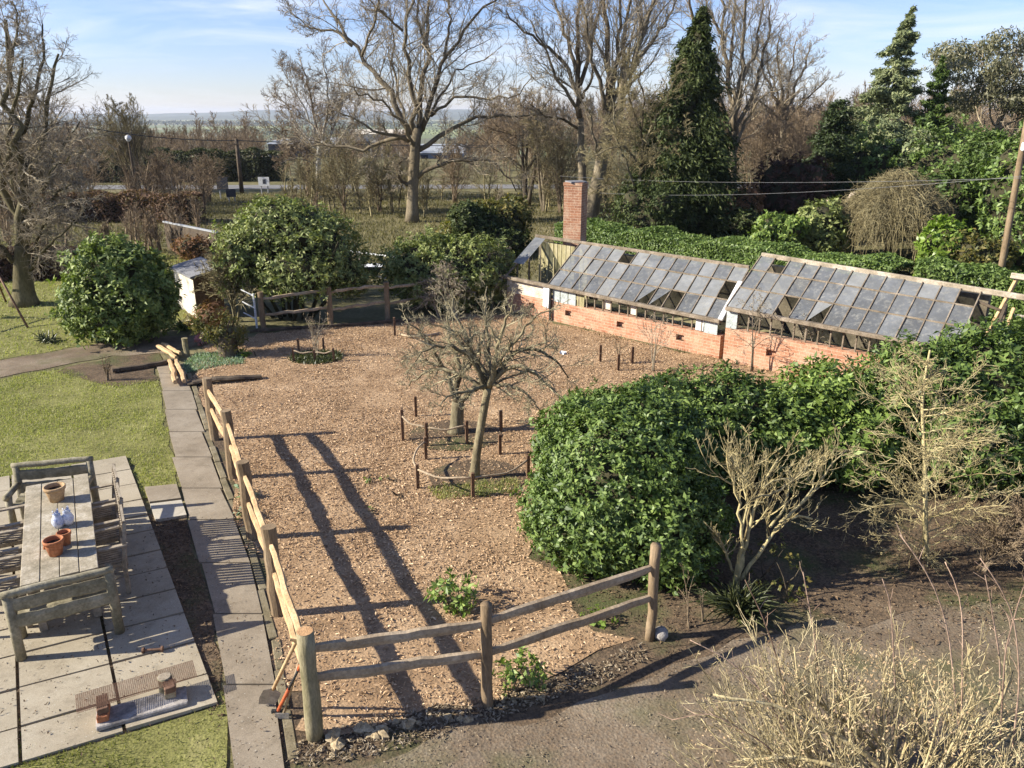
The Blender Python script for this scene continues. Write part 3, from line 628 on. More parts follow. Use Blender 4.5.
# ------------------------------------------------------------------ fences
def rail(mb, A, B, w, t, rng, wav=.03, taper=.55, n=14):
    A = np.array(A, float); B = np.array(B, float); d = unit(B-A); side = unit(np.cross(d, (0, 0, 1))); up = np.cross(side, d)
    s = np.linspace(0, 1, n); o1 = np.cumsum(rng.normal(0, wav*.45, n)); o1 -= np.linspace(o1[0], o1[-1], n); o2 = np.cumsum(rng.normal(0, wav*.45, n)); o2 -= np.linspace(o2[0], o2[-1], n)
    ww = w*(taper+(1-taper)*np.minimum(1, np.minimum(s, 1-s)*5))*(1+rng.normal(0, .05, n)); tt = t*(taper+(1-taper)*np.minimum(1, np.minimum(s, 1-s)*5))
    prof = [(-.5, -.35), (-.25, -.5), (.35, -.42), (.5, -.05), (.38, .42), (-.2, .5), (-.5, .2)]; k = len(prof)
    v = [];
    for i in range(n):
        c = A+(B-A)*s[i]+side*o1[i]+up*o2[i]
        v += [c+side*(x*tt[i])+up*(z*ww[i]) for x, z in prof]
    q = [(i*k+j, i*k+(j+1) % k, i*k+k+(j+1) % k, i*k+k+j) for i in range(n-1) for j in range(k)]
    b = mb.n; mb.add(v, q); mb.ng.append(np.arange(k)[::-1]+b); mb.ng.append(np.arange(k)+b+(n-1)*k)
def post(mb, p, h, r, rng, lean=(0, 0), sides=9, flat=.8):
    z = np.linspace(-.05, h, 7); q = np.column_stack([p[0]+lean[0]*z+rng.normal(0, .006, 7), p[1]+lean[1]*z+rng.normal(0, .006, 7), z]); mb.tube(q, r*(1+rng.normal(0, .04, 7)), sides, flat)
rng = np.random.default_rng(50)
base = FP[2]; fence = thing('post_and_rail_fence', 'pale freshly cleft chestnut fence running along the concrete path to the round corner post', 'fence', base)
off = np.array([base[0], base[1], 0])
for i, p in enumerate(FP[:-1]):
    mb = MB(); post(mb, p-off, 1.16, .085, rng); mb.build('post', M['post'], fence, False)
for i in range(4):
    a, b = FP[i]-off, FP[i+1]-off; d = unit(b-a)
    for z in (.93, .57):
        mb = MB(); rail(mb, a+d*.0+(0, 0, z+rng.normal(0, .015)), b-d*(.02 if i < 3 else .05)+(0, 0, z+rng.normal(0, .015)), .115, .065, rng, .012, .8); mb.build('rail', M['cleft'], fence)
fr = [FP[4], np.array((-.24, 6.28, 0)), np.array((1.52, 7.30, 0))]
off = fr[1]; fence2 = thing('post_and_rail_fence', 'weathered three post fence with two grey rails along the earth track', 'fence', off)
hs = (1.17, 1.17, 1.2)
for i, p in enumerate(fr):
    mb = MB(); post(mb, p-off, hs[i], (.078, .056, .055)[i], rng, (0, 0), (12, 7, 6)[i], 1.0); po = mb.build('post', M['post_bark'] if i == 0 else M['post'], fence2, True, 'thick round corner post with a pale sawn top' if i == 0 else None)
    if i == 0:
        mb = MB(); c = p-off+np.array((0, 0, hs[0]+.003)); mb.ngon([c+.072*np.array((math.cos(a), math.sin(a), 0)) for a in np.arange(16)/16*6.283]); mb.build('sawn_top', M['cut_end'], po)
for i, (z1, z2) in enumerate((((.99, .97), (.66, .60)), ((.95, .94), (.58, .55)))):
    for za, zb in (z1, z2):
        pass
for (i, za, zb) in ((0, .98, .96), (0, .66, .61), (1, .97, .93), (1, .62, .55)):
    mb = MB(); rail(mb, fr[i]-off+(0, 0, za), fr[i+1]-off+(0, 0, zb), .11, .06, rng, .011, .7); mb.build('rail', M['rail'], fence2)
bp = [at(264, 332), at(331, 326), at(388, 320), at(446, 312)]
off = bp[1]; fence3 = thing('post_and_rail_fence', 'grey rustic fence closing the far end of the wood chip plot, below the big bush', 'fence', off)
for p in bp:
    mb = MB(); post(mb, p-off, 1.08, .075, rng); mb.build('post', M['post'], fence3)
for i in range(3):
    for z in (.95, .5):
        mb = MB(); rail(mb, bp[i]-off+(0, 0, z-.05), bp[i+1]-off+(0, 0, z+.02), .085, .06, rng, .03); mb.build('rail', M['rail'], fence3)
# timber lying about
def lying(name, label, cat, A, B, w, t, mat, z=.07, group=None, seed=1):
    A = np.array(A, float); B = np.array(B, float); mb = MB(); rail(mb, np.append(A[:2]-A[:2], z), np.append(B[:2]-A[:2], z), w, t, np.random.default_rng(seed), .02, .8)
    o = mb.build(name, mat); o.location = (A[0], A[1], 0); return tag(o, label, cat, group)
k = [at(158, 350), at(177, 362), at(163, 348), at(181, 358), at(170, 366), at(176, 388), at(177, 366), at(185, 387)]
lying('cleft_rail', 'pale cleft rail on the path crossing, the left one of the far pair', 'timber', k[0], k[1], .10, .10, M['cleft'], .11, 'spare cleft rails on the path', 1)
lying('cleft_rail', 'pale cleft rail on the path crossing, the right one of the far pair', 'timber', k[2], k[3], .10, .09, M['cleft'], .11, 'spare cleft rails on the path', 2)
lying('cleft_rail', 'pale cleft rail on the path, the left one of the near pair', 'timber', k[4], k[5], .11, .10, M['cleft'], .13, 'spare cleft rails on the path', 3)
lying('cleft_rail', 'pale cleft rail on the path edge, the right one of the near pair', 'timber', k[6], k[7], .11, .10, M['cleft'], .13, 'spare cleft rails on the path', 4)
lying('old_log', 'dark old log lying across the path from the lawn edge', 'log', at(113, 374), at(178, 364), .12, .12, M['dark_wood'], .08, None, 5)
lying('dark_board', 'dark wet board lying on the wood chips behind the first fence post', 'timber', at(188, 386), at(262, 379), .08, .22, M['dark_wood'], .06, None, 6)
lying('edging_board', 'long dark edging board at the foot of the far fence', 'timber', at(250, 334), at(420, 322), .1, .06, M['dark_wood'], .07, None, 7)
mb = MB(); p = at(187, 355); post(mb, (0, 0, 0), .42, .07, rng); o = mb.build('short_post', M['post_bark']); o.location = tuple(p); tag(o, 'short grey post stub among pale weeds by the path corner', 'post')

# ------------------------------------------------------------------ table, benches, chairs
TN = np.array([-4.87, 7.35, .05]); TU = unit([-.486, .874, 0]); TV = np.array([TU[1], -TU[0], 0]); TRZ = math.atan2(TU[1], TU[0])
# local frame of the dining set: x along the table, y to its left (-TV)
def dine(a, c, z=0.05): return TN*np.array([1, 1, 0])+TU*a+TV*c+np.array([0, 0, z])
tb = thing('garden_table', 'long weathered wooden garden table with four pots on it', 'table', dine(0, 0), TRZ)
mb = MB(); rng = np.random.default_rng(60); w = .75/4
for k_ in range(4):
    mb.box((1.34, -.375+w*(k_+.5), .705+rng.normal(0, .002)), (2.66+rng.normal(0, .012), w-.007, .04), (1, 0, 0), (0, 0, 1), .005)
mb.build('tabletop', M['table_wood'], tb)
mb = MB(); mb.box((1.34, .3, .635), (2.3, .03, .095)); mb.box((1.34, -.3, .635), (2.3, .03, .095)); mb.box((.19, 0, .634), (.03, .57, .09)); mb.box((2.49, 0, .634), (.03, .57, .09)); mb.build('apron', M['grey_wood'], tb)
for x in (.23, 2.45):
    for y_ in (-.27, .27): mb = MB(); mb.box((x, y_, .338), (.08, .08, .68), (1, 0, 0), (0, 0, 1), .008); mb.build('leg', M['grey_wood'], tb)
def make_chair(loc, rz, label):
    """slatted garden armchair; local +x is the way it faces"""
    t = thing('garden_chair', label, 'chair', loc, rz, 'slatted armchairs at the garden table'); m = M['grey_wood']
    mb = MB()
    for i in range(9): mb.box((-.01, -.215+i*.054, .425), (.46, .03, .016))
    for x in (-.18, -.06, .06, .18): mb.box((x, 0, .412), (.026, .48, .014))
    mb.build('seat', m, t)
    mb = MB()
    for x in (-.225, .225): mb.box((x, 0, .385), (.035, .47, .06))
    for y_ in (-.235, .235): mb.box((0, y_, .385), (.42, .03, .055))
    mb.build('seat_frame', m, t)
    for y_ in (-.255, .255):
        mb = MB(); mb.box((.22, y_, .315), (.05, .045, .63), (0, 0, 1), (1, 0, 0), .005) if False else mb.box((.22, y_, .315), (.05, .045, .63)); mb.build('leg', m, t)
        mb = MB(); mb.tube([(-.22, y_, 0), (-.225, y_, .42), (-.30, y_, .93)], [.031, .03, .024], 4); mb.build('leg', m, t)
        mb = MB(); mb.box((-.02, y_, .643), (.56, .06, .025), (1, 0, 0), (0, 0, 1), .004); mb.build('armrest', m, t)
    mb = MB(); mb.box((-.293, 0, .90), (.028, .47, .08)); mb.box((-.236, 0, .50), (.026, .47, .05))
    for i in range(7): mb.box((-.265, -.2+i*.0667, .70), (.014, .043, .38), (1, 0, 0), unit((-.14, 0, 1)))
    mb.build('backrest', m, t)
    return t
ch = make_chair(dine(.80, .40), TRZ+math.pi/2, 'slatted armchair on the path side of the table, nearest the near bench')
for a, lab in ((1.48, 'slatted armchair on the path side of the table, between two others'), (2.12, 'slatted armchair on the path side of the table, nearest the lawn')):
    dup(ch, dine(a, .41), TRZ+math.pi/2+.03, lab)
for a, lab in ((.62, 'slatted armchair cut off by the photo edge, nearest the near bench'), (1.32, 'slatted armchair cut off by the photo edge, between two others'), (2.0, 'slatted armchair cut off by the photo edge, nearest the lawn')):
    dup(ch, dine(a, -.62), TRZ-math.pi/2-.03, lab)
def make_bench(loc, rz, label, wid=.94):
    """rustic half-log bench; local +x is the way it faces"""
    t = thing('rustic_bench', label, 'bench', loc, rz, 'rustic log benches at the ends of the table'); m = M['log_wood']; h = wid/2; rg = np.random.default_rng(int(wid*100))
    for y_ in (-h, h):
        mb = MB(); mb.tube([(-.02, y_, 0), (-.03, y_, .42), (-.055, y_, .79)], [.052, .05, .046], 10); mb.build('post', m, t, True)
        mb = MB(); mb.tube([(.40, y_, 0), (.40, y_, .54)], [.05, .045], 10); mb.build('leg', m, t, True)
        mb = MB(); mb.tube([(-.05, y_, .55), (.47, y_, .56)], [.04, .045], 10); mb.build('armrest', m, t, True)
    mb = MB(); rail(mb, (-.06, -h-.05, .81), (-.06, h+.05, .81), .075, .075, rg, .008, .9); mb.build('top_rail', m, t, True)
    for z in (.66, .47): mb = MB(); rail(mb, (-.045, -h+.03, z), (-.045, h-.03, z), .15, .05, rg, .008, .95); mb.build('back_plank', m, t)
    for x in (.06, .21, .36): mb = MB(); rail(mb, (x, -h+.03, .40), (x, h-.03, .40), .05, .13, rg, .006, .95); mb.build('seat_plank', m, t)
    return t
b = make_bench(dine(-.21, -.005), TRZ, 'mossy rustic log bench with its back to the camera, nearest the barbecue')
dup(b, dine(3.12, -.06), TRZ+math.pi-.27, 'dark rustic log bench at the lawn end of the table')
# pots
def pot(mb, r, h, base=(0, 0, 0), seg=24):
    x = r*.66
    mb.lathe([(0, 0), (x, 0), (r*.93, h*.76), (r*.93, h*.78), (r*1.02, h*.78), (r*1.04, h*.98), (r*1.0, h), (r*.88, h), (r*.86, h*.8), (r*.8, h*.55), (0, h*.55)], base, seg)
TOP = .05+.727
def pot_thing(name, label, px, py, r, h, mat, soil=True):
    p = at(px, py, TOP); t = thing(name, label, 'plant pot', p); mb = MB(); pot(mb, r, h); mb.build('pot_body', mat, t, True)
    if soil: mb = MB(); mb.lathe([(0, h*.74), (r*.85, h*.72)], (0, 0, 0), 18); mb.build('compost', M['soil'], t)
    return t
pot_thing('flower_pot', 'large pale limed clay pot at the far end of the table', 57, 500, .125, .20, M['pale_terracotta'])
pot_thing('flower_pot', 'larger orange terracotta pot at the near end of the table', 56, 554, .105, .19, M['terracotta'])
pot_thing('flower_pot', 'smaller orange terracotta pot tucked behind the larger orange one', 66, 544, .075, .16, M['terracotta'])
t = thing('saucer', 'small terracotta saucer on edge against the larger orange pot', 'saucer', at(46, 550, TOP)); mb = MB(); mb.lathe([(0, 0), (.06, 0), (.07, .025), (.062, .025), (.055, .01), (0, .01)], (0, 0, 0), 18); o = mb.build('dish', M['terracotta'], t, True); o.rotation_euler = (0, R(-72), 0); o.location = (.03, .02, .06)
def jar(label, px, py, mat):
    t = thing('glazed_jar', label, 'jar', at(px, py, TOP)); mb = MB(); mb.lathe([(0, 0), (.045, 0), (.065, .05), (.07, .09), (.05, .14), (.035, .155), (.045, .17), (.036, .17), (.03, .155), (.04, .13), (0, .06)], (0, 0, 0), 20); mb.build('jar_body', mat, t, True)
    mb = MB()
    for i in range(9):
        a = i*.7; mb.leaves([(math.cos(a)*.035, math.sin(a)*.035, .18+.02*(i % 3))], [(math.cos(a), math.sin(a), .6)], .05, .04, np.random.default_rng(i))
    mb.build('posy', mat, t)
jar('blue and white glazed jar on the table, left of the white one', 59, 527, M['flower_blue'])
jar('white glazed jar with blue marks beside the terracotta pots', 69, 524, M['flower_white'])
# barbecue of bricks, slab and rusty mesh
c = at(143, 708, .05); c[2] = .05; bb = thing('brick_barbecue', 'low barbecue of bricks on an ashy slab under rusty mesh', 'barbecue', c, math.atan2(.43, .86)-.02)
mb = MB(); mb.box((0, -.03, .025), (.80, .27, .05), (1, 0, 0), (0, 0, 1), .01); mb.build('hearth_slab', M['ashy'], bb)
for (x, y_, z, rz_, mt) in ((-.33, -.01, .085, 1.5, 'terracotta'), (-.33, .02, .152, 1.62, 'brick_b'), (.26, .06, .085, 1.5, 'stone'), (.25, .05, .152, 1.7, 'brick_b')):
    mb = MB(); mb.box((x, y_, z), (.215, .10, .064), (math.cos(rz_), math.sin(rz_), 0), (0, 0, 1), .006); mb.build('brick', M['rust_metal'] if mt == 'brick_b' else M[mt], bb)
mb = MB(); nx, ny = 62, 15; W_, D_ = 1.05, .26
for i in range(nx+1): x = -W_/2+W_*i/nx; mb.box((x, 0, 0), (.004, D_, .003))
for j in range(ny+1): mb.box((0, -D_/2+D_*j/ny, .0035), (W_, .004, .003))
o = mb.build('wire_mesh', M['rust_metal'], bb); o.location = (-.02, .10, .193); o.rotation_euler = (R(3), R(1), .08)
p = at(167, 693, .05); t = thing('short_log', 'short mossy log end standing beside the barbecue bricks', 'log', p); mb = MB(); mb.tube([(0, 0, 0), (0, 0, .2)], [.07, .065], 10); mb.build('log_body', M['log_wood'], t, True); mb = MB(); mb.ngon([(.06*math.cos(a), .06*math.sin(a), .203) for a in np.arange(12)/12*6.283]); mb.build('sawn_end', M['grey_wood'], t)
p = at(153, 652, .05); mb = MB(); mb.tube([(-.09, -.012, .03), (.09, .012, .03)], .014, 8)
for s_ in (-1, 1): mb.tube([(s_*.085, s_*.011, .03), (s_*.105, s_*.014, .03)], .032, 10)
o = mb.build('rusty_spindle', M['rust_metal']); o.location = tuple(p); tag(o, 'small rusty metal spindle lying on the patio slabs', 'metal part')

# ------------------------------------------------------------------ tools at the corner post
a = at(266, 704, .05); b_ = np.array((-1.93, 5.92, 1.03)); t = thing('spade', 'wooden handled spade leaning on the round corner post', 'spade', a); d = unit(b_-a)
mb = MB(); mb.tube([d*.28, d*.6, b_-a], [.017, .018, .018], 8); mb.build('handle', M['cleft'], t, True)
mb = MB(); s_ = unit(np.cross(d, (0.3, -1, .2))); n_ = np.cross(s_, d)
vv = [s_*x+d*y_+n_*z for y_, w_ in ((.0, .07), (.12, .09), (.26, .085), (.30, .03)) for x, z in ((-w_, .012), (0, -.006), (w_, .012), (0, .002))]
mb.add(vv, [(i*4+j, i*4+(j+1) % 4, i*4+4+(j+1) % 4, i*4+4+j) for i in range(3) for j in range(4)]); mb.build('blade', M['metal'], t)
mb = MB(); mb.tube([b_-a-s_*.06, b_-a+s_*.06], .014, 8); mb.build('grip', M['cleft'], t)
a = at(277, 713, .05); b_ = np.array((-1.90, 5.9, .80)); t = thing('loppers', 'long loppers with orange and black handle beside the spade', 'loppers', a); d = unit(b_-a); l = np.linalg.norm(b_-a)
mb = MB(); mb.tube([d*.05, d*l*.5], .017, 8); mb.build('orange_grip', M['red_orange'], t, True)
mb = MB(); mb.tube([d*l*.5, d*l*.9], .012, 8); mb.build('shaft', M['black'], t, True)
mb = MB(); mb.tube([d*l*.88, d*l*.95, d*l], [.014, .02, .012], 8); mb.build('upper_grip', M['red_orange'], t, True)
mb = MB(); mb.box((0, 0, .02), (.10, .03, .03)); mb.build('foot', M['black'], t)
a = at(283, 716, .03); b_ = np.array((-1.86, 5.94, 1.0)); t = thing('hoe', 'pale shafted garden hoe leaning on the round corner post', 'hoe', a); d = unit(b_-a)
mb = MB(); mb.tube([d*.04, (b_-a)], .013, 8); mb.build('shaft', M['rail'], t, True); mb = MB(); mb.box((0, -.02, .02), (.13, .012, .06)); mb.build('blade', M['metal'], t)

# ------------------------------------------------------------------ rubble along the edge of the plot
rng = np.random.default_rng(70); N = 40
E_ = resample([at(296, 752), at(345, 742), at(400, 728), at(470, 716), at(535, 695)], N)
for i, p in enumerate(E_):
    r_ = rng.uniform(.02, .06)*(1.2 if 3 < i < 20 else .7); seg = 8; mb = MB(); v = []
    for a in range(6):
        th = math.pi*a/5
        for k_ in range(seg): an = 6.283*k_/seg; v.append(np.array([math.sin(th)*math.cos(an)*1.3, math.sin(th)*math.sin(an), math.cos(th)*.8])*r_*rng.uniform(.55, 1.25))
    mb.add(v, [(a*seg+k_, a*seg+(k_+1) % seg, a*seg+seg+(k_+1) % seg, a*seg+seg+k_) for a in range(5) for k_ in range(seg)])
    o = mb.build('rubble_stone', M['stone']); o.location = (p[0]+rng.normal(0, .06), p[1]+rng.normal(0, .05), r_*.3); o.rotation_euler = (0, 0, rng.uniform(0, 6))
    tag(o, 'small broken buff stone edging the plot where it meets the track', 'stone', 'rubble stones along the track edge')
mb = MB(); v = []
for a in range(7):
    th = math.pi*a/6
    for k_ in range(10): an = 6.283*k_/10; v.append(np.array([math.sin(th)*math.cos(an), math.sin(th)*math.sin(an), math.cos(th)])*.085*rng.uniform(.88, 1.1))
mb.add(v, [(a*10+k_, a*10+(k_+1) % 10, a*10+10+(k_+1) % 10, a*10+10+k_) for a in range(6) for k_ in range(10)])
o = mb.build('pale_stone', M['ashy'], None, True); o.location = tuple(at(661, 634, .06)); tag(o, 'round pale grey stone at the foot of the end fence post', 'stone')

bank = jitter_poly([at(285, 765)[:2], at(300, 742)[:2], at(400, 715)[:2], at(490, 700)[:2], at(600, 665)[:2], at(640, 645)[:2], at(650, 660)[:2], at(540, 708)[:2], at(420, 742)[:2], at(330, 766)[:2]], .04, np.random.default_rng(8), .2)
o = chips('soil_crumbs', bank, 9000, M['pebble'], 72, .02, .07, .01); o['label'] = 'crumbs of soil and stone along the track edge'
# ------------------------------------------------------------------ tree guards: stakes with bent willow rails
def guard(label, cpx, stakes, hs, hoops, soil_r=.6):
    c = at(*cpx); t = thing('tree_guard', label, 'tree guard', c, 0, 'stake rings round the fruit trees'); P = []
    rg = np.random.default_rng(int(cpx[0]))
    for (px, py), h in zip(stakes, hs):
        p = at(px, py)-c; P.append((p, h)); mb = MB(); mb.box((p[0], p[1], h/2-.02), (.05, .05, h+.04), (1, .3, 0), (0, 0, 1), .006); mb.build('stake', M['stake'], t)
    for i, j in hoops:
        a, ha = P[i]; b, hb = P[j]; A = a+np.array((0, 0, ha*.8)); B = b+np.array((0, 0, hb*.8)); m = (A+B)/2; o = np.append(unit(m[:2]), 0)*np.linalg.norm(A-B)*.12
        mb = MB(); mb.tube(resample([A, (A+m)/2+o*.8, m+o-np.array((0, 0, .05)), (B+m)/2+o*.8, B], 9), .017, 6); mb.build('willow_rail', M['hoop'], t, True)
    poly = jitter_poly([(c[0]+soil_r*math.cos(a), c[1]+soil_r*.85*math.sin(a)) for a in np.arange(14)/14*6.283], .04, rg, .2)
    mb = MB(); mb.ngon(np.column_stack([poly-c[:2], np.full(len(poly), .026)])); mb.build('soil_disc', M['dark_soil'], t); return poly
g1 = guard('ring of stakes and willow rails round the nearer apple tree', (478, 478), [(418, 489), (426, 460), (473, 498), (528, 478), (500, 455)], [.42, .42, .42, .40, .38], [(0, 2), (2, 3), (0, 1)], .78)
g2 = guard('ring of stakes and willow rails round the farther apple tree', (455, 436), [(403, 441), (416, 417), (427, 447), (467, 445), (501, 432)], [.60, .42, .46, .46, .42], [(0, 2), (2, 3)], .85)
g3 = guard('ring of short stakes round the many stemmed sapling', (317, 358), [(294, 362), (299, 353), (334, 362), (324, 352), (315, 362)], [.36, .36, .34, .36, .3], [(0, 4), (4, 2)], .62)
grass('ring_grass', jitter_poly([at(430, 488)[:2], at(520, 480)[:2], at(515, 494)[:2], at(440, 500)[:2]], .05, np.random.default_rng(5), .2), 2600, 44, .06, .02, None, 'green grass inside the nearer stake ring')
grass('ring_grass', g3, 3000, 45, .09, .03, M['sword'], 'dark grass inside the ring round the sapling')
for (px, py, h, lab) in ((600, 362, .42, 'thin stake on its own in the wood chips, left of the small sapling'), (618, 371, .40, 'thin dark stake in the wood chips, directly in front of the small sapling'), (632, 364, .42, 'thin stake on its own in the wood chips, right of the small sapling'), (658, 393, .45, 'thin stake in the wood chips behind the laurel dome'), (395, 336, .5, 'thin dark stake beside the bent branch at the far fence'), (408, 336, .3, 'short stake beside the bent branch at the far fence')):
    p = at(px, py); mb = MB(); mb.box((0, 0, h/2), (.055, .055, h), (1, .2, 0), (0, 0, 1), .006); o = mb.build('stake', M['stake']); o.location = tuple(p); tag(o, lab, 'stake', 'lone stakes in the wood chips')
mb = MB(); mb.leaves([(0, 0, .06), (.05, .03, .05)], [(0, -.6, .8), (.3, -.3, .9)], .2, .16, np.random.default_rng(2)); o = mb.build('paper_scrap', M['white']); o.location = tuple(at(562, 355)); tag(o, 'scrap of white paper lying on the wood chips', 'litter')
mb = MB(); mb.tube(resample([at(400, 334), at(410, 337, .05), at(424, 336, .06), at(440, 333)]-at(420, 336), 8), .03, 7); o = mb.build('bent_branch', M['hoop'], None, True); o.location = tuple(at(420, 336, .03)); tag(o, 'pale bent branch lying on the wood chips near the far fence', 'branch')

# ------------------------------------------------------------------ greenhouse
G1 = [np.array(x) for x in ((-.2, 22.59, 1.0), (4.84, 17.75, .92), (.83, 24.2, 1.9), (5.80, 19.1, 1.9))]   # eave a,b ridge a,b
G2 = [np.array(x) for x in ((4.90, 17.62, 1.27), (8.42, 14.35, 1.22), (5.99, 18.87, 2.25), (9.36, 15.45, 2.12))]
gh = thing('greenhouse', 'long derelict brick based greenhouse with grimy panes, half of them broken', 'greenhouse', (4.8, 17.8, 0))
GO = np.array((4.8, 17.8, 0))
def gp(G, s, w): a = G[0]+(G[1]-G[0])*s; b = G[2]+(G[3]-G[2])*s; return a+(b-a)*w-GO
dd = unit((G1[1]-G1[0])*np.array((1, 1, 0))); nn_ = np.array((-dd[1], dd[0], 0))
def seg(mb, A, B, w, h, lift=0.0):
    A = np.array(A); B = np.array(B); d = unit(B-A); up = np.array((0, 0, 1.)) if abs(d[2]) < .97 else nn_.copy(); up = unit(up-d*(up@d)); mb.box((A+B)/2+up*lift, (np.linalg.norm(B-A), w, h), d, up, min(w, h)*.15)
def brick_wall(name, A, B, z1, th=.22, label=None, holes=(), mat=None):
    """brick wall with a brick pattern mapped along its length, vents left as recessed dark grilles"""
    A = np.array(A[:2]); B = np.array(B[:2]); L = np.linalg.norm(B-A); d = (B-A)/L; n = np.array((-d[1], d[0])); me = bpy.data.meshes.new(name); v = []; f = []; uvs = []
    cut = sorted(set([0, L]+[h-.11 for h in holes]+[h+.11 for h in holes])); zz = [0, z1*.42, z1*.42+.15, z1] if holes else [0, z1]
    def quad(ps, uv): k_ = len(v); v.extend(ps); f.append((k_, k_+1, k_+2, k_+3)); uvs.extend(uv)
    P = lambda s, o, z: (*(A+d*s+n*o-GO[:2]), z)
    for i in range(len(cut)-1):
        for j in range(len(zz)-1):
            s0, s1, za, zb = cut[i], cut[i+1], zz[j], zz[j+1]; hole = holes and j == 1 and any(abs((s0+s1)/2-h) < .02 for h in holes)
            o_ = .12 if hole else 0
            quad([P(s0, o_, za), P(s1, o_, za), P(s1, o_, zb), P(s0, o_, zb)], [(s0, za), (s1, za), (s1, zb), (s0, zb)])
            if hole:
                for (a0, b0) in (((s0, za), (s1, za)), ((s1, za), (s1, zb)), ((s1, zb), (s0, zb)), ((s0, zb), (s0, za))):
                    quad([P(a0[0], 0, a0[1]), P(b0[0], 0, b0[1]), P(b0[0], .12, b0[1]), P(a0[0], .12, a0[1])], [a0, b0, b0, a0])
    quad([P(0, 0, z1), P(L, 0, z1), P(L, th, z1), P(0, th, z1)], [(0, 0), (L, 0), (L, th), (0, th)])
    quad([P(0, th, 0), P(0, 0, 0), P(0, 0, z1), P(0, th, z1)], [(0, 0), (th, 0), (th, z1), (0, z1)]); quad([P(L, 0, 0), P(L, th, 0), P(L, th, z1), P(L, 0, z1)], [(0, 0), (th, 0), (th, z1), (0, z1)])
    quad([P(L, th, 0), P(0, th, 0), P(0, th, z1), P(L, th, z1)], [(0, 0), (L, 0), (L, z1), (0, z1)])
    me.from_pydata(v, [], f); ul = me.uv_layers.new(name='UVMap')
    for k_, u in enumerate(uvs): ul.data[k_].uv = u
    me.materials.append(mat or M['brick']); me.update(); o = bpy.data.objects.new(name, me); COL.objects.link(o); o.parent = gh
    if label: o['label'] = label
    return o
e = G1[0]; wl = lambda G, s, o=0.0: (G[0]+(G[1]-G[0])*s)+nn_*o
brick_wall('brick_wall', wl(G1, 0, .06), wl(G1, 1, .06), .56, .22, 'lower brick wall of the left range', (1.0, 2.35, 4.1, 5.9))
brick_wall('brick_wall', wl(G2, 0, .06), wl(G2, 1.02, .06), .80, .22, 'taller brick wall of the right range', (1.15, 3.2))
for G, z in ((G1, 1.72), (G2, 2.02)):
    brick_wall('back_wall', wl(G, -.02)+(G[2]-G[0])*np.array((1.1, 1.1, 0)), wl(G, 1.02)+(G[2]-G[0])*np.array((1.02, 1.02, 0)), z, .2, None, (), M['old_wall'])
# interior boards behind the open bay and the back wall
mb = MB(); rg = np.random.default_rng(71)
for i in range(11):
    s_ = .02+i*.024; a = gp(G1, s_, .97); a2 = gp(G1, s_+.022, .97); zt = a[2]-.08
    if i in (8,): continue
    seg(mb, ((a+a2)/2)*np.array((1, 1, 0))+(0, 0, .2), ((a+a2)/2)*np.array((1, 1, 0))+(0, 0, zt), .15, .03)
mb.build('interior_board', M['boards'], gh)
mb = MB(); v = [gp(G1, 0, .05), gp(G1, 1, .05), gp(G1, 1, .97), gp(G1, 0, .97)]; mb.add([(p[0], p[1], .24) for p in v], [(0, 1, 2, 3)]); v = [gp(G2, 0, .05), gp(G2, 1, .05), gp(G2, 1, .97), gp(G2, 0, .97)]; mb.add([(p[0], p[1], .28) for p in v], [(0, 1, 2, 3)]); mb.build('floor', M['dark_soil'], gh)
mb = MB(); seg(mb, gp(G1, .0, .5)*np.array((1, 1, 0))+(0, 0, .5), gp(G1, .98, .5)*np.array((1, 1, 0))+(0, 0, .5), .5, .05); seg(mb, gp(G2, .0, .5)*np.array((1, 1, 0))+(0, 0, .62), gp(G2, .9, .5)*np.array((1, 1, 0))+(0, 0, .62), .5, .05); mb.build('staging', M['boards'], gh)
def mul(c, f): return c*f
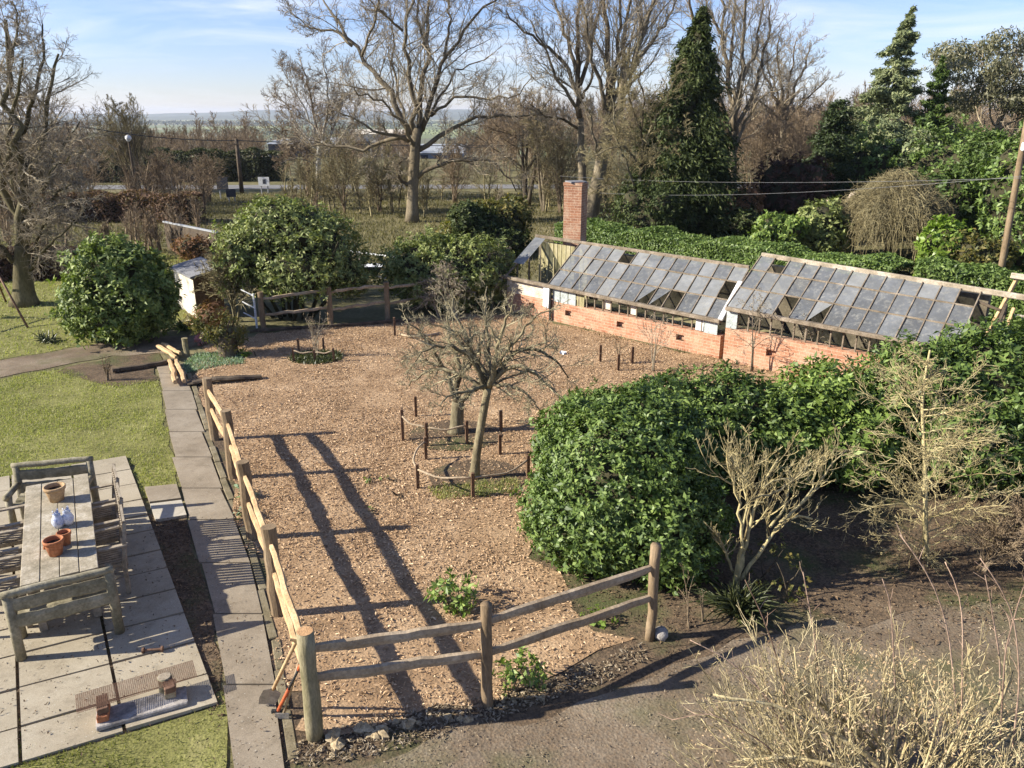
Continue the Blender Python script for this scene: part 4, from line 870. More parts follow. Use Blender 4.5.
# timbers
mb = MB(); seg(mb, gp(G1, -.02, 0), gp(G1, 1.0, 0), .13, .09); mb.build('wall_plate', M['gh_wood'], gh)
mb = MB(); seg(mb, gp(G2, 0, 0), gp(G2, 1.0, 0), .13, .09); mb.build('wall_plate', M['gh_wood'], gh)
mb = MB(); seg(mb, gp(G1, -.02, 1), gp(G1, 1.0, 1), .08, .09, .03); mb.build('ridge_board', M['gh_wood'], gh)
mb = MB(); seg(mb, gp(G2, 0, 1), gp(G2, 1.22, 1), .08, .11, .03); mb.build('ridge_board', M['gh_wood2'], gh)
mb = MB(); seg(mb, gp(G1, 1.0, -.02)+(0, 0, .07), gp(G1, 1.0, .66)+(0, 0, .10), .12, .06); mb.build('flashing_board', M['white'], gh)
def glaze(G, s0, ncol, missing, seed, rows):
    rg = np.random.default_rng(seed)
    ds = (1-s0)/ncol
    for i in range(ncol+1):
        mb = MB(); seg(mb, gp(G, s0+i*ds, .02), gp(G, s0+i*ds, .985), .026, .045, .022); mb.build('rafter', M['gh_wood'], gh)
    for w in rows[1:-1]:
        mb = MB(); seg(mb, gp(G, s0, w), gp(G, 1, w), .035, .035, .028); mb.build('purlin', M['gh_wood'], gh)
    for j in range(len(rows)-1):
        for i in range(ncol):
            if (i, j) in missing: continue
            mb = MB(); e_ = .006
            a = gp(G, s0+i*ds+e_*.6, rows[j]+.008); b = gp(G, s0+(i+1)*ds-e_*.6, rows[j]+.008); c_ = gp(G, s0+(i+1)*ds-e_*.6, rows[j+1]-.008); d_ = gp(G, s0+i*ds+e_*.6, rows[j+1]-.008)
            k_ = rg.random(); tilt = rg.normal(0, .006, 4)
            q = [p+np.array((0, 0, .022+t_)) for p, t_ in zip((a, b, c_, d_), tilt)]
            if missing and k_ < .05: # a broken pane: a triangle of it is left
                q[1 if k_ < .035 else 2] = q[0]*.5+q[2]*.5 if k_ < .035 else q[1]*.4+q[3]*.6
            mb.add(q, [(0, 1, 2, 3)]); mb.build('roof_pane', M['glass'], gh)
glaze(G1, .235, 13, {(4, 2), (9, 0), (12, 1)}, 72, (.0, .36, .70, 1.0))
glaze(G2, .0, 13, {(1, 2), (3, 0), (12, 2)}, 73, (.0, .37, .71, 1.0))
# left end gable of the open bay, with slipped glass
mb = MB(); seg(mb, gp(G1, 0, 0), gp(G1, 0, 1), .05, .06); seg(mb, gp(G1, 0, .35)*np.array((1, 1, 0))+(0, 0, .5), gp(G1, 0, .35), .05, .05); seg(mb, gp(G1, 0, .7)*np.array((1, 1, 0))+(0, 0, .4), gp(G1, 0, .7), .05, .05); mb.build('gable_frame', M['gh_wood'], gh)
mb = MB(); a, b, c_, d_ = gp(G1, -.015, .3), gp(G1, -.015, .95), gp(G1, .045, .95), gp(G1, .045, .3); mb.add([a+(0, 0, .05), b+(0, 0, .05), c_+(0, 0, .05), d_+(0, 0, .05)], [(0, 1, 2, 3)]); mb.build('roof_pane', M['glass'], gh)
for s_ in (.08, .16): mb = MB(); seg(mb, gp(G1, s_, .6)*np.array((1, 1, 0))+(0, 0, .3), gp(G1, s_, .6)+(0, 0, .0), .04, .05); mb.build('prop', M['boards'], gh)
# front glazing between brick and eave
for G, z0, n in ((G1, .56, 26), (G2, .80, 18)):
    for i in range(n):
        a = gp(G, i/n, .0)+nn_*.1; mb = MB(); seg(mb, np.array((a[0], a[1], z0)), np.array((a[0], a[1], a[2]-.03)), .035, .03); mb.build('mullion', M['gh_wood'], gh)
def fpane(G, s0, s1, z0, mat, name='front_pane', o=.065, label=None):
    mb = MB(); a = gp(G, s0, 0)+nn_*o; b = gp(G, s1, 0)+nn_*o; m_ = np.array((1, 1, 0)); th = nn_*.02; v = [a*m_+(0, 0, z0), b*m_+(0, 0, z0), b-(0, 0, .05), a-(0, 0, .05)]; v += [p+th for p in v]
    mb.add(v, [(0, 1, 2, 3), (7, 6, 5, 4), (0, 4, 5, 1), (1, 5, 6, 2), (2, 6, 7, 3), (3, 7, 4, 0)]); return mb.build(name, mat, gh, False, label)
M['frost'] = mat_noise('whitewashed glass', (.30, .33, .31), (.42, .46, .45), (.52, .55, .54), 5, 30, .3)
fpane(G1, .0, .205, .56, M['gh_pale'], 'front_panel', .08, 'cream boarding under the open bay')
for s_ in (.255, .295, .335): fpane(G1, s_, s_+.036, .56, M['frost'])
fpane(G1, .375, .41, .56, M['boards'], 'front_panel', .09)
fpane(G1, .90, .93, .58, M['white'], 'front_panel', .09); fpane(G1, .935, .985, .56, M['frost']); fpane(G2, .0, .055, .80, M['frost'])
for s_ in (.5, .62): fpane(G1, s_, s_+.03, .62, M['gh_pale'], 'front_panel', .14)
a = wl(G1, .215, -.04); b = wl(G1, .247, -.06); mb = MB(); mb.add([(a[0]-.0, a[1], .40), (b[0], b[1], .36), (b[0]+nn_[0]*.03, b[1]+nn_[1]*.03, .93), (a[0]+nn_[0]*.03, a[1]+nn_[1]*.03, .97)], [(0, 1, 2, 3)]); mb.v[0] = np.vstack([mb.v[0], mb.v[0]+nn_*.025]); mb.n = 8
mb.q.append(np.array([(7, 6, 5, 4), (0, 4, 5, 1), (1, 5, 6, 2), (2, 6, 7, 3), (3, 7, 4, 0)])); o = mb.build('white_board', M['white']); tag(o, 'white board leaning against the front of the greenhouse', 'board')
mb = MB(); a = wl(G1, .25, .0); seg(mb, (a[0], a[1], 0), (a[0], a[1], .95), .06, .06); o = mb.build('down_pipe', M['black'], gh); o.location = tuple(-GO)
for s_ in (.285, .60, .77): pass
# right end: open frame beyond the glass
mb = MB()
for w in (.15, .5, .85): a = gp(G2, 1.09, w); b = gp(G2, 1.0, w); seg(mb, b-(0, 0, .02), a-(0, 0, .12), .05, .05)
seg(mb, gp(G2, 1.10, .05)-(0, 0, .15), gp(G2, 1.10, .95)-(0, 0, .1), .06, .06)
for w in (.05, .5, .95): a = gp(G2, 1.10, w); seg(mb, a*np.array((1, 1, 0))+(0, 0, 0), a-(0, 0, .12), .06, .06)
mb.build('end_frame', M['dark_wood'], gh)
mb = MB(); a = gp(G2, 1.02, .1); b = gp(G2, 1.09, .1); c_ = gp(G2, 1.09, .55); d_ = gp(G2, 1.02, .55); mb.add([p-(0, 0, .35) for p in (a, b, c_, d_)], [(0, 1, 2, 3)]); mb.build('end_pane', M['glass'], gh)
ws = [(G1[0]+(G1[1]-G1[0])*t_)[:2]-nn_[:2]*.02 for t_ in (0, .5, 1)]+[(G2[0]+(G2[1]-G2[0])*t_)[:2] for t_ in (.1, 1)]; ws2 = [q-nn_[:2]*.28 for q in ws]
grass('weeds', jitter_poly(ws+ws2[::-1], .05, np.random.default_rng(6)), 5200, 48, .11, .025, M['dry'], 'dry grass and weeds along the foot of the greenhouse wall', .5)
# chimney
cc = gp(G1, .155, 1.28)+GO; cc[2] = 0; chm = thing('brick_chimney', 'square red brick chimney rising behind the greenhouse', 'chimney', cc)
def uvbox(name, x, y_, z0, z1, mat, parent):
    me = bpy.data.meshes.new(name); v = []; f = []; uv = []; ang = math.atan2(dd[1], dd[0])+.35; ca, sa = math.cos(ang), math.sin(ang)
    cs = [(-x, -y_), (x, -y_), (x, y_), (-x, y_)]; cs = [(p*ca-q*sa, p*sa+q*ca) for p, q in cs]; ln = [2*x, 2*y_, 2*x, 2*y_]; u0 = 0
    for i in range(4):
        a, b = cs[i], cs[(i+1) % 4]; k_ = len(v); v += [(*a, z0), (*b, z0), (*b, z1), (*a, z1)]; f.append((k_, k_+1, k_+2, k_+3)); uv += [(u0, z0), (u0+ln[i], z0), (u0+ln[i], z1), (u0, z1)]; u0 += ln[i]
    for z in (z0, z1): k_ = len(v); v += [(*c_, z) for c_ in cs]; f.append((k_, k_+1, k_+2, k_+3)); uv += [(0, 0), (x, 0), (x, y_), (0, y_)]
    me.from_pydata(v, [], f); l_ = me.uv_layers.new(name='UVMap')
    for k_, u in enumerate(uv): l_.data[k_].uv = u
    me.materials.append(mat); me.update(); o = bpy.data.objects.new(name, me); COL.objects.link(o); o.parent = parent; return o
uvbox('stack', .275, .275, 0, 3.48, M['stack_brick'], chm); uvbox('stack_cap', .292, .292, 3.48, 3.57, M['stack_brick'], chm)
mb = MB(); mb.box((0, 0, 3.58), (.5, .5, .04), (math.cos(.3), math.sin(.3), 0)); mb.build('mortar_top', M['roof_felt'], chm)
mb = MB(); mb.lathe([(.12, -.08), (.11, .02), (.13, .05), (.09, .05), (.08, -.05)], (0, 0, 0), 14); o = mb.build('soot_hole', M['black'], chm); a_ = .3; o.location = (-.02, -.395, 2.4); o.scale = (.6, .6, .6); o.rotation_euler = (R(90), 0, 0)
bpy.data.objects.remove(o)

# ------------------------------------------------------------------ gate frame, utility pole, wires
p = at(1001, 335); gf = thing('gate_frame', 'pale timber gate frame standing beside the right end of the greenhouse', 'frame', p)
q = [at(988, 333)-p, at(1003, 338)-p]
mb = MB(); seg(mb, q[0], q[0]+(.55, .1, 1.5), .09, .09); mb.build('post', M['cleft'], gf); mb = MB(); seg(mb, q[1], q[1]+(.25, .2, .75), .08, .08); mb.build('post', M['cleft'], gf)
mb = MB(); seg(mb, q[0]+(.35, .1, 1.52), q[0]+(2.8, -1.6, 1.32), .1, .14); mb.build('beam', M['gh_pale'], gf); mb = MB(); seg(mb, q[1]+(.2, .2, .55), q[1]+(2.4, -.5, .45), .06, .08); mb.build('rail', M['gh_pale'], gf)
p = at(993, 316); up = thing('utility_pole', 'leaning wooden utility pole by the right edge of the photo', 'utility pole', p); tp = atY(1022, 150, p[1]+.0)-p
mb = MB(); mb.tube([np.zeros(3), tp*.5, tp, tp*1.35], [.095, .088, .078, .07], 10); mb.build('pole_shaft', M['post'], up, True); mb = MB(); mb.box(tp*1.02+np.array((.0, -.14, 0)), (.2, .12, .22), (1, 0, 0), (0, 0, 1), .02); mb.build('switch_box', M['white'], up)
WP = tp+p
def wire(label, A, B, sag, r, mat, grp='overhead cables'):
    A = np.array(A); B = np.array(B); s_ = np.linspace(0, 1, 24)[:, None]; P = A+(B-A)*s_; P[:, 2] -= (4*sag*s_*(1-s_))[:, 0]; mb = MB(); mb.tubes((P-A)[None], np.full((1, 24), r), 4, False); o = mb.build('overhead_cable', mat); o.location = tuple(A); tag(o, label, 'cable', grp)
wire('pale cable crossing the dark conifers, the upper one', atY(560, 176, 40), atY(1021, 178, 20.8), .2, .005, M['wire'])
wire('pale cable crossing the dark conifers, the lower one', atY(600, 193, 36), atY(1022, 176, 20.6), .25, .005, M['wire'])
def pole(label, px, base_y, top_y, r, arm=False):
    p = at(px, base_y); h = atY(px, top_y, p[1])[2]; t = thing('utility_pole', label, 'utility pole', p, 0, 'poles along the road'); mb = MB(); mb.tube([(0, 0, 0), (0, 0, h)], [r, r*.75], 8); mb.build('pole_shaft', M['dark_wood'], t, True)
    mb = MB(); mb.box((0, -r, h-.35), (.9 if arm else .3, .08, .09)); mb.build('cross_arm', M['dark_wood'], t); return p+np.array((0, 0, h-.1))
w1 = pole('dark utility pole seen through the branches of the tree with the swing', 80, 200, 122, .16, True); w2 = pole('dark utility pole beside the white road sign', 242, 193, 139, .16)
wire('dark cable between the two roadside poles', w1, w2, .3, .03, M['wire_dark']); wire('dark cable running on behind the big oak', w2, w2+np.array((42, 14, .0)), .6, .03, M['wire_dark'])
p = flat(atY(137, 196, 56.5)); h = atY(137, 138, p[1])[2]; t = thing('street_lamp', 'street lamp with a white globe among the branches by the road', 'street lamp', p); mb = MB(); mb.tube([(0, 0, 0), (0, 0, h)], [.09, .06], 8); mb.build('lamp_post', M['dark_wood'], t); mb = MB(); mb.lathe([(0, -.28), (.12, -.18), (.2, -.05), (.2, .08), (.12, .18), (0, .22)], (0, 0, h), 14); mb.build('globe', M['white'], t, True)
def sign(label, px, y0, y1, base, w, mat, mark=None):
    p = at(px, base); zt = atY(px, y0, p[1])[2]; zb = atY(px, y1, p[1])[2]; t = thing('road_sign', label, 'sign', p)
    mb = MB(); mb.box((0, 0, (zt+zb)/2), (w, .05, zt-zb)); pn = mb.build('sign_panel', mat, t)
    for x in (-w*.3, w*.3): mb = MB(); mb.tube([(x, .06, 0), (x, .06, zt-.1)], .045, 6); mb.build('sign_post', M['galv'], t)
    if mark is not None: mb = MB(); mb.box((w*.05, -.032, (zt+zb)/2), (w*.28, .008, (zt-zb)*.5)); mb.build('symbol', mark, pn)
sign('dark board of a road sign seen from behind, beside the roadside pole', 224, 177, 190, 199, .75, M['dark_panel'])
sign('lower dark board of a road sign standing at the road edge', 232, 189, 197, 202, .62, M['dark_panel'])
sign('white road sign with a grey symbol at the roadside', 265, 177, 186, 194, .78, M['white'], M['dark_panel'])
# warehouses beyond the road, a hut, a shed
def building(label, px0, px1, ytop, ybot, Y, dep, roofm, wallm, cat='building', name='warehouse'):
    a = atY(px0, ybot, Y); b = atY(px1, ybot, Y); zt = atY((px0+px1)/2, ytop, Y)[2]; g = float(ground_z(0, Y)); L = b[0]-a[0]; t = thing(name, label, cat, ((a[0]+b[0])/2, Y, g)); H = a[2]-g if a[2] > g else 2; H2 = zt-g
    mb = MB(); mb.box((0, dep/2, H/2), (L, dep, H)); mb.build('wall', wallm, t)
    mb = MB(); v = [(-L/2-.3, -.3, H), (L/2+.3, -.3, H), (L/2+.3, dep/2, H2), (-L/2-.3, dep/2, H2), (-L/2-.3, dep+.3, H), (L/2+.3, dep+.3, H)]; mb.add(v, [(0, 1, 2, 3), (3, 2, 5, 4), (0, 4, 5, 1)], [(0, 3, 4), (1, 5, 2)]); mb.build('roof', roofm, t)
    for k_ in range(3): mb = MB(); mb.box((-L*.3+L*.3*k_, -.03, H*.35), (min(3, L*.15), .08, H*.6)); mb.build('door', M['dark_panel'], t)
building('long pale roofed warehouse beyond the road, seen past the trunk of the oak', 415, 462, 146, 153, 118, 16, M['shed_roof'], M['blue_tarp'])
building('low grey roofed warehouse beyond the road, seen behind the slim birch', 268, 352, 139, 144, 140, 18, M['shed_roof'], M['dark_panel'])
building('cream walled building low in the trees between birch and oak', 347, 402, 130, 134, 170, 14, M['render'], M['render'])
def shed(): 
    a, b, c_ = at(176, 305), at(198, 319), at(217, 317); t = thing('garden_shed', 'small cream shed with a grey roof half hidden by the camellia', 'shed', b)
    d1 = unit((a-b)*np.array((1, 1, 0))); f1 = unit((c_-b)*np.array((1, 1, 0))); z = 1.15; W1, W2 = 1.9, .75
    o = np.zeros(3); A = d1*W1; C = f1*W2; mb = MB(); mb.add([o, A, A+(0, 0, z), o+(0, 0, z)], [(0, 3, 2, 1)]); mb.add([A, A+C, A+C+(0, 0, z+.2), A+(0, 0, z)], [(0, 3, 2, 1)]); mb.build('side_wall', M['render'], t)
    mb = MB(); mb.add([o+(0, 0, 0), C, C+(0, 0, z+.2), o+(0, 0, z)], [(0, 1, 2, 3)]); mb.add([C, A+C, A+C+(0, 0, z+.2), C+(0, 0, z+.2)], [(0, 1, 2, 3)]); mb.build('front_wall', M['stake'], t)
    e_ = .08; R0 = [o-d1*e_-f1*e_+(0, 0, z), A+d1*e_-f1*e_+(0, 0, z), A+C+d1*e_+f1*e_+(0, 0, z+.22), C-d1*e_+f1*e_+(0, 0, z+.22)]; mb = MB(); mb.add(R0+[p+(0, 0, .06) for p in R0], [(0, 3, 2, 1), (4, 5, 6, 7), (0, 1, 5, 4), (1, 2, 6, 5), (2, 3, 7, 6), (3, 0, 4, 7)]); mb.build('roof', M['roof_felt'], t)
shed()
def screen():
    a, b = at(168, 249), at(220, 262); t = thing('timber_screen', 'long dark timber screen with a pale top rail beyond the camellia', 'fence', a); d = b-a; L = np.linalg.norm(d); d = d/L; n = np.array((-d[1], d[0], 0)); z = 1.12
    mb = MB(); mb.box(d*L/2+(0, 0, z/2), (L, .05, z), d); mb.build('board_panel', M['dark_wood'], t); mb = MB(); mb.box(d*L/2+(0, 0, z+.03), (L+.1, .10, .06), d); mb.build('top_rail', M['galv'], t)
    for k_ in range(5): mb = MB(); mb.box(d*L*k_/4+n*.06+(0, 0, z/2), (.09, .07, z), d); mb.build('post', M['dark_wood'], t)
screen()
# white garden gate under the big bush
a, b = at(249, 327), at(257, 328); t = thing('white_gate', 'narrow white metal gate under the big bush', 'gate', b); d = unit(a-b)
mb = MB(); mb.tube([(0, 0, 0), (0, 0, .95)], .03, 6); mb.build('post', M['white'], t)
for z in (.25, .55, .88): mb = MB(); mb.tube([(0, 0, z), tuple(d*.4+np.array((0, 0, z+.14)))], .018, 6); mb.build('bar', M['white'], t)
# garden clutter behind the far fence
def sheet_leaning(name, label, cat, px, py, w, l, mat, rot, tilt):
    mb = MB(); mb.box((0, 0, 0), (w, l, .03)); o = mb.build(name, mat); p = at(px, py); o.location = (p[0], p[1], l*.5*math.sin(R(tilt))+.05); o.rotation_euler = (R(tilt), 0, R(rot)); tag(o, label, cat)
sheet_leaning('white_sheet', 'white sheet leaning behind the far fence, blue at its foot', 'board', 350, 282, .35, 1.3, M['white'], 40, 38)
sheet_leaning('grey_plank', 'pale grey plank leaning between the white sheet and the wheelbarrow', 'board', 362, 282, .16, 1.3, M['rail'], 25, 42)
p = at(372, 283); t = thing('wheelbarrow', 'dark wheelbarrow with a pale lining behind the far fence', 'wheelbarrow', p)
mb = MB(); v = [(-.22, -.25, .3), (.22, -.25, .3), (.22, .25, .3), (-.22, .25, .3), (-.38, -.36, .62), (.42, -.36, .62), (.42, .36, .62), (-.38, .36, .62)]; mb.add(v, [(0, 3, 2, 1), (0, 1, 5, 4), (1, 2, 6, 5), (2, 3, 7, 6), (3, 0, 4, 7)]); mb.build('tray', M['black'], t); mb = MB(); mb.add([(-.35, -.33, .60), (.39, -.33, .60), (.39, .33, .60), (-.35, .33, .60)], [(0, 1, 2, 3)]); mb.build('lining', M['white'], t)
mb = MB(); mb.tubes([[(-.75, s_*.3, .55), (0, s_*.2, .3), (.5, s_*.06, .17)] for s_ in (-1, 1)], np.full((2, 3), .022), 6); mb.tubes([[(-.25, s_*.22, .38), (-.3, s_*.25, .0)] for s_ in (-1, 1)], np.full((2, 2), .02), 6); mb.build('frame', M['galv'], t); mb = MB(); an = np.arange(17)/16*6.283; mb.tubes(np.column_stack([.5+.14*np.cos(an), 0*an, .17+.14*np.sin(an)])[None], np.full((1, 17), .035), 6, False); mb.build('wheel', M['black'], t)
A_, B_ = at(325, 268, 0), at(398, 282, 0); mb = MB(); mb.tube([np.array((0, 0, .75)), B_-A_+np.array((0, 0, .85))], .028, 6); mb.tube([(0, 0, 0), (0, 0, .8)], .03, 6); mb.tube([B_-A_, B_-A_+np.array((0, 0, .9))], .03, 6); o = mb.build('hand_rail', M['white'], None); o.location = tuple(A_); tag(o, 'thin white rail on two posts behind the far fence', 'rail')
# swing frame on the left lawn
p = at(14, 320); t = thing('swing_frame', 'rusty metal swing frame on the left lawn with a dark seat', 'swing', p); top = np.array((-.55, .2, 2.0))
for q_ in (at(28, 328)-p, at(6, 302)-p): mb = MB(); mb.tube([q_, top], .03, 7); mb.build('leg', M['rust_metal'], t, True)
mb = MB(); mb.tube([top, top+np.array((-2.2, -.6, 0))], .03, 7); mb.build('top_bar', M['rust_metal'], t, True)
for q_ in (at(-40, 345)-p, at(-60, 312)-p): mb = MB(); mb.tube([q_, top+np.array((-2.2, -.6, 0))], .03, 7); mb.build('leg', M['rust_metal'], t, True)
mb = MB(); sc_ = top+np.array((-.45, -.1, -1.55)); mb.box(sc_, (.42, .18, .03)); st_ = mb.build('seat', M['black'], t); mb = MB(); mb.tubes([[sc_+(s_, 0, 0), sc_+(s_, 0, 1.53)] for s_ in (-.19, .19)], np.full((2, 2), .01), 5); mb.build('chain', M['rust_metal'], st_)

# ------------------------------------------------------------------ shrubs near the camera

B0 = np.array((1.42, 9.4, 0))
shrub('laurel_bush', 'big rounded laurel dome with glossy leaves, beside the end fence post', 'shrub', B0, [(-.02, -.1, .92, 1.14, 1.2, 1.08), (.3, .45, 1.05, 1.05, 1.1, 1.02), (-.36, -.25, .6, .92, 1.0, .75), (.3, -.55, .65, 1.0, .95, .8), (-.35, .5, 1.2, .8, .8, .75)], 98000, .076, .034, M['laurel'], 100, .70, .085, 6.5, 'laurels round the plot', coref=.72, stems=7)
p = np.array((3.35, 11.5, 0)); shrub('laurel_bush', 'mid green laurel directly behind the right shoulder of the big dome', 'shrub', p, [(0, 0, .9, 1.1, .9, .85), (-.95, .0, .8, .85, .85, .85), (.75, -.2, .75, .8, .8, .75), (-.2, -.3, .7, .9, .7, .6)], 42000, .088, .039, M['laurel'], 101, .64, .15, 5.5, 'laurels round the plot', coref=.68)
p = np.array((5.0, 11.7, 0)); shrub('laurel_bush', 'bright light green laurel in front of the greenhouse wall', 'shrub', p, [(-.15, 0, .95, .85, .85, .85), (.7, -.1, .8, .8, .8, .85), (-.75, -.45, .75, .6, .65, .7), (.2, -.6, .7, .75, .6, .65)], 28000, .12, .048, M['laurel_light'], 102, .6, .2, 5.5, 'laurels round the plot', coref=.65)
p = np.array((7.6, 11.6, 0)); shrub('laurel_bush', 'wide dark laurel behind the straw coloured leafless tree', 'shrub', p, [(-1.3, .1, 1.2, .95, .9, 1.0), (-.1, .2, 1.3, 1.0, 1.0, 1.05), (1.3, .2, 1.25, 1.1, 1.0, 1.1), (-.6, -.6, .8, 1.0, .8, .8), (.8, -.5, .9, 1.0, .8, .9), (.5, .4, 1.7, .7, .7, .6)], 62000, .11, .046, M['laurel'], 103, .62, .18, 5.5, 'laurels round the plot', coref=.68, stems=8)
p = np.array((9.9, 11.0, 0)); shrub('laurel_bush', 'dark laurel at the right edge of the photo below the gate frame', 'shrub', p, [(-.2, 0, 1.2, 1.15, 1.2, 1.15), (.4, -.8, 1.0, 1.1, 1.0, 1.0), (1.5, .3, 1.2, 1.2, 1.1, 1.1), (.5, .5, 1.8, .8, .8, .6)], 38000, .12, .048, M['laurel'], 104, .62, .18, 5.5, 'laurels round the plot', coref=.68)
# seedlings in the chips
def small(name, label, px, py, r, h, n, L, W, mat, seed, group=None, cat='plant'):
    return shrub(name, label, cat, at(px, py), [(0, 0, h*.5, r, r, h*.5), (r*.3, -r*.2, h*.4, r*.7, r*.7, h*.4)], n, L, W, mat, seed, .5, .2, 4, group, 'foliage', 4, 0, M['bark_dark'], .012)
small('young_laurel', 'small leafy evergreen just inside the two railed front fence', 452, 606, .30, .42, 520, .085, .04, M['laurel_light'], 110)
small('young_laurel', 'small leafy evergreen growing in front of the middle post of the front fence', 518, 688, .27, .40, 420, .07, .035, M['laurel_light'], 111)
small('hellebore', 'pale grey green clump by the kerb, the one nearer the rusty post', 243, 497, .22, .2, 170, .09, .04, M['pale_leaf'], 112, 'clumps by the kerb')
small('hellebore', 'smaller pale grey green clump by the kerb, the one nearer the camera', 248, 518, .16, .16, 120, .08, .035, M['pale_leaf'], 113, 'clumps by the kerb')
for i, (px, py) in enumerate(((385, 480), (373, 512), (395, 498), (368, 482))): small('weed_seedling', 'tiny green weed growing through the wood chips', px, py, .08, .07, 40, .05, .03, M['laurel_light'], 114+i, 'weeds in the wood chips')
small('weed_seedling', 'small bright green weed at the foot of the laurel dome', 597, 622, .17, .14, 130, .06, .04, M['lime'], 119)
small('fern_clump', 'small bright green tuft beside the ivy wrapped stump', 243, 356, .18, .16, 160, .1, .03, M['lime'], 120)
# stump with ruddy shrub
p = at(229, 356); t = shrub('stump_shrub', 'ruddy brown shrub sprouting from a thick stump beside the path corner', 'shrub', p, [(-.1, 0, .75, .55, .5, .45), (-.5, .05, .85, .4, .4, .3), (.1, 0, .5, .35, .35, .4)], 2200, .12, .035, M['yellowing'], 121, .45, .25, 4, None, 'foliage', 5, 0, M['bark_dark'], .04)
mb = MB(); mb.tube([(0, 0, 0), (0, 0, .25), (.02, 0, .5)], [.24, .22, .2], 12); mb.build('stump', M['bark_dark'], t)
rg = np.random.default_rng(5); mb = MB(); pos, nr = blob_pts([(-.35, .1, .95, .5, .45, .35)], 600, rg, .4); mb.leaves(pos, nr, .13, .03, rg); mb.build('russet_leaves', M['rust'], t)
small('pink_flower', 'small pink flowering plant at the path corner', 202, 345, .2, .3, 160, .08, .05, M['pink'], 122)
# sword leaved clump and companions at the foot of the bare shrub
def sword(name, label, p, n, h, mat, seed, w=.02, spread=.8):
    rg = np.random.default_rng(seed); d = unit(np.column_stack([rg.normal(0, spread, (n, 2)), np.full(n, 1.)])); L = h*rg.uniform(.6, 1.15, n); t = np.linspace(0, 1, 6)
    P = (rg.normal(0, .07, (n, 3))*np.array((1, 1, 0)))[:, None]+d[:, None]*(L[:, None]*t[None])[..., None]; P[..., 2] -= (L[:, None]*t[None]**2.3*.45)*(1-d[:, 2:3]*.35); P[..., 2] = np.maximum(P[..., 2], .02)
    mb = MB(); mb.tubes(P, np.column_stack([np.full(n, w*k_) for k_ in (.8, 1, .9, .7, .45, .1)]), 3, False, .35); o = mb.build(name, mat); o.location = tuple(p); return tag(o, label, 'plant')
sword('iris_clump', 'dark green arching sword leaved clump at the foot of the lichened bare shrub', at(738, 612), 190, .62, M['sword'], 130)
sword('iris_clump', 'small dark sword leaved clump beside the camellia on the left lawn', at(48, 343), 60, .45, M['sword'], 131)
sword('lily_clump', 'fresh green tuft in front of the cream shed', at(186, 330), 90, .5, M['cypress'], 132, .03)
small('variegated_shrub', 'thin pale leaved shrub beside the sword leaved clump', 775, 598, .42, .8, 260, .05, .035, M['yellowing'], 133, None, 'shrub')
for i, (px, py, L_) in enumerate(((690, 628, .75), (703, 622, .45))):
    p = at(px, py); bare_tree('twiggy_stem', ('taller thin bare twig plant in the dark soil between fence post and sword leaves', 'shorter thin bare twig plant in the dark soil between fence post and sword leaves')[i], 'plant', p, L_, 140+i, M['twig_brown'], M['twig_brown'], .2, .009, 5, 30, .4, .05, .003, [(3, .3, 1, 40, .4, 3, .1, .05, .7)], stems=2)

# ------------------------------------------------------------------ leafless shrubs near the camera
def trace(pts, Y, dy=0.0, wob=0.0, seed=0):
    n = len(pts); rg = np.random.default_rng(seed); return [atY(px, py, Y+dy*i/(n-1)+rg.normal(0, wob)*(i > 0)) for i, (px, py) in enumerate(pts)]
def ground_trace(pts, dy, wob=.05, seed=0):
    Y = at(*pts[0])[1]; return trace(pts, Y, dy, wob, seed)
p = at(735, 592); Y = p[1]
L_ = []
for pts, dy, r0, r1 in (([(736, 585), (744, 545), (757, 500), (768, 475), (778, 458)], .35, .055, .014), ([(738, 575), (742, 530), (737, 495), (730, 470), (724, 452)], -.25, .042, .012), ([(740, 580), (765, 545), (780, 523), (800, 515), (812, 518)], .3, .045, .018), ([(780, 523), (806, 500), (818, 485), (832, 465), (846, 450)], .55, .035, .010), ([(733, 572), (724, 548), (715, 531)], -.1, .03, .022), ([(770, 527), (785, 508), (788, 490), (790, 470)], .5, .03, .01), ([(755, 500), (748, 482), (738, 470), (728, 462)], -.35, .022, .01), ([(757, 498), (780, 490), (800, 475), (816, 458)], -.15, .025, .009), ([(742, 530), (748, 505), (742, 478), (736, 458)], .5, .025, .008), ([(762, 488), (775, 480), (795, 478), (806, 465)], .25, .02, .008), ([(745, 540), (752, 500), (752, 475), (754, 455)], -.4, .025, .008), ([(800, 505), (812, 490), (815, 470), (822, 455)], .2, .02, .008)):
    L_.append((trace(pts, Y, dy, .012, int(pts[-1][0])), r0, r1))
tree_from('bare_shrub', 'golden lichened leafless shrub with a flat twiggy top, in front of the laurels', 'shrub', p, trace([(735, 592), (736, 580), (741, 555)], Y), (.05, .036), [(a_, b_*.6, c_*.75) for a_, b_, c_ in L_], [(10, .4, 1, 46, .46, 6, .06, .15, .5), (6, .2, 1, 42, .5, 5, .06, .15, .7), (2, .25, 1, 36, .6, 3, .06, .15, .8)], M['twig_gold'], M['twig_gold'], 150, .0034, kink=.007)
p = at(928, 560); Y = p[1]
rg = np.random.default_rng(151); L_ = []
tr = trace([(926, 560), (925, 500), (926, 460), (921, 420), (922, 385), (930, 350)], Y, .5)
T_ = resample(tr, 30)
for i in range(54):
    b_ = T_[int(1+i*.5)]; a = rg.uniform(0, 6.28); l = 1.12*math.sin(math.pi*(.27+.66*i/54))*rg.uniform(.75, 1.1); d = np.array((math.cos(a), math.sin(a)*.8, rg.uniform(.05, .7)+.2*(i > 30))); q = [b_, b_+d*l*.5, b_+d*l+np.array((0, 0, -.12*l))]; L_.append((q, .018, .006))
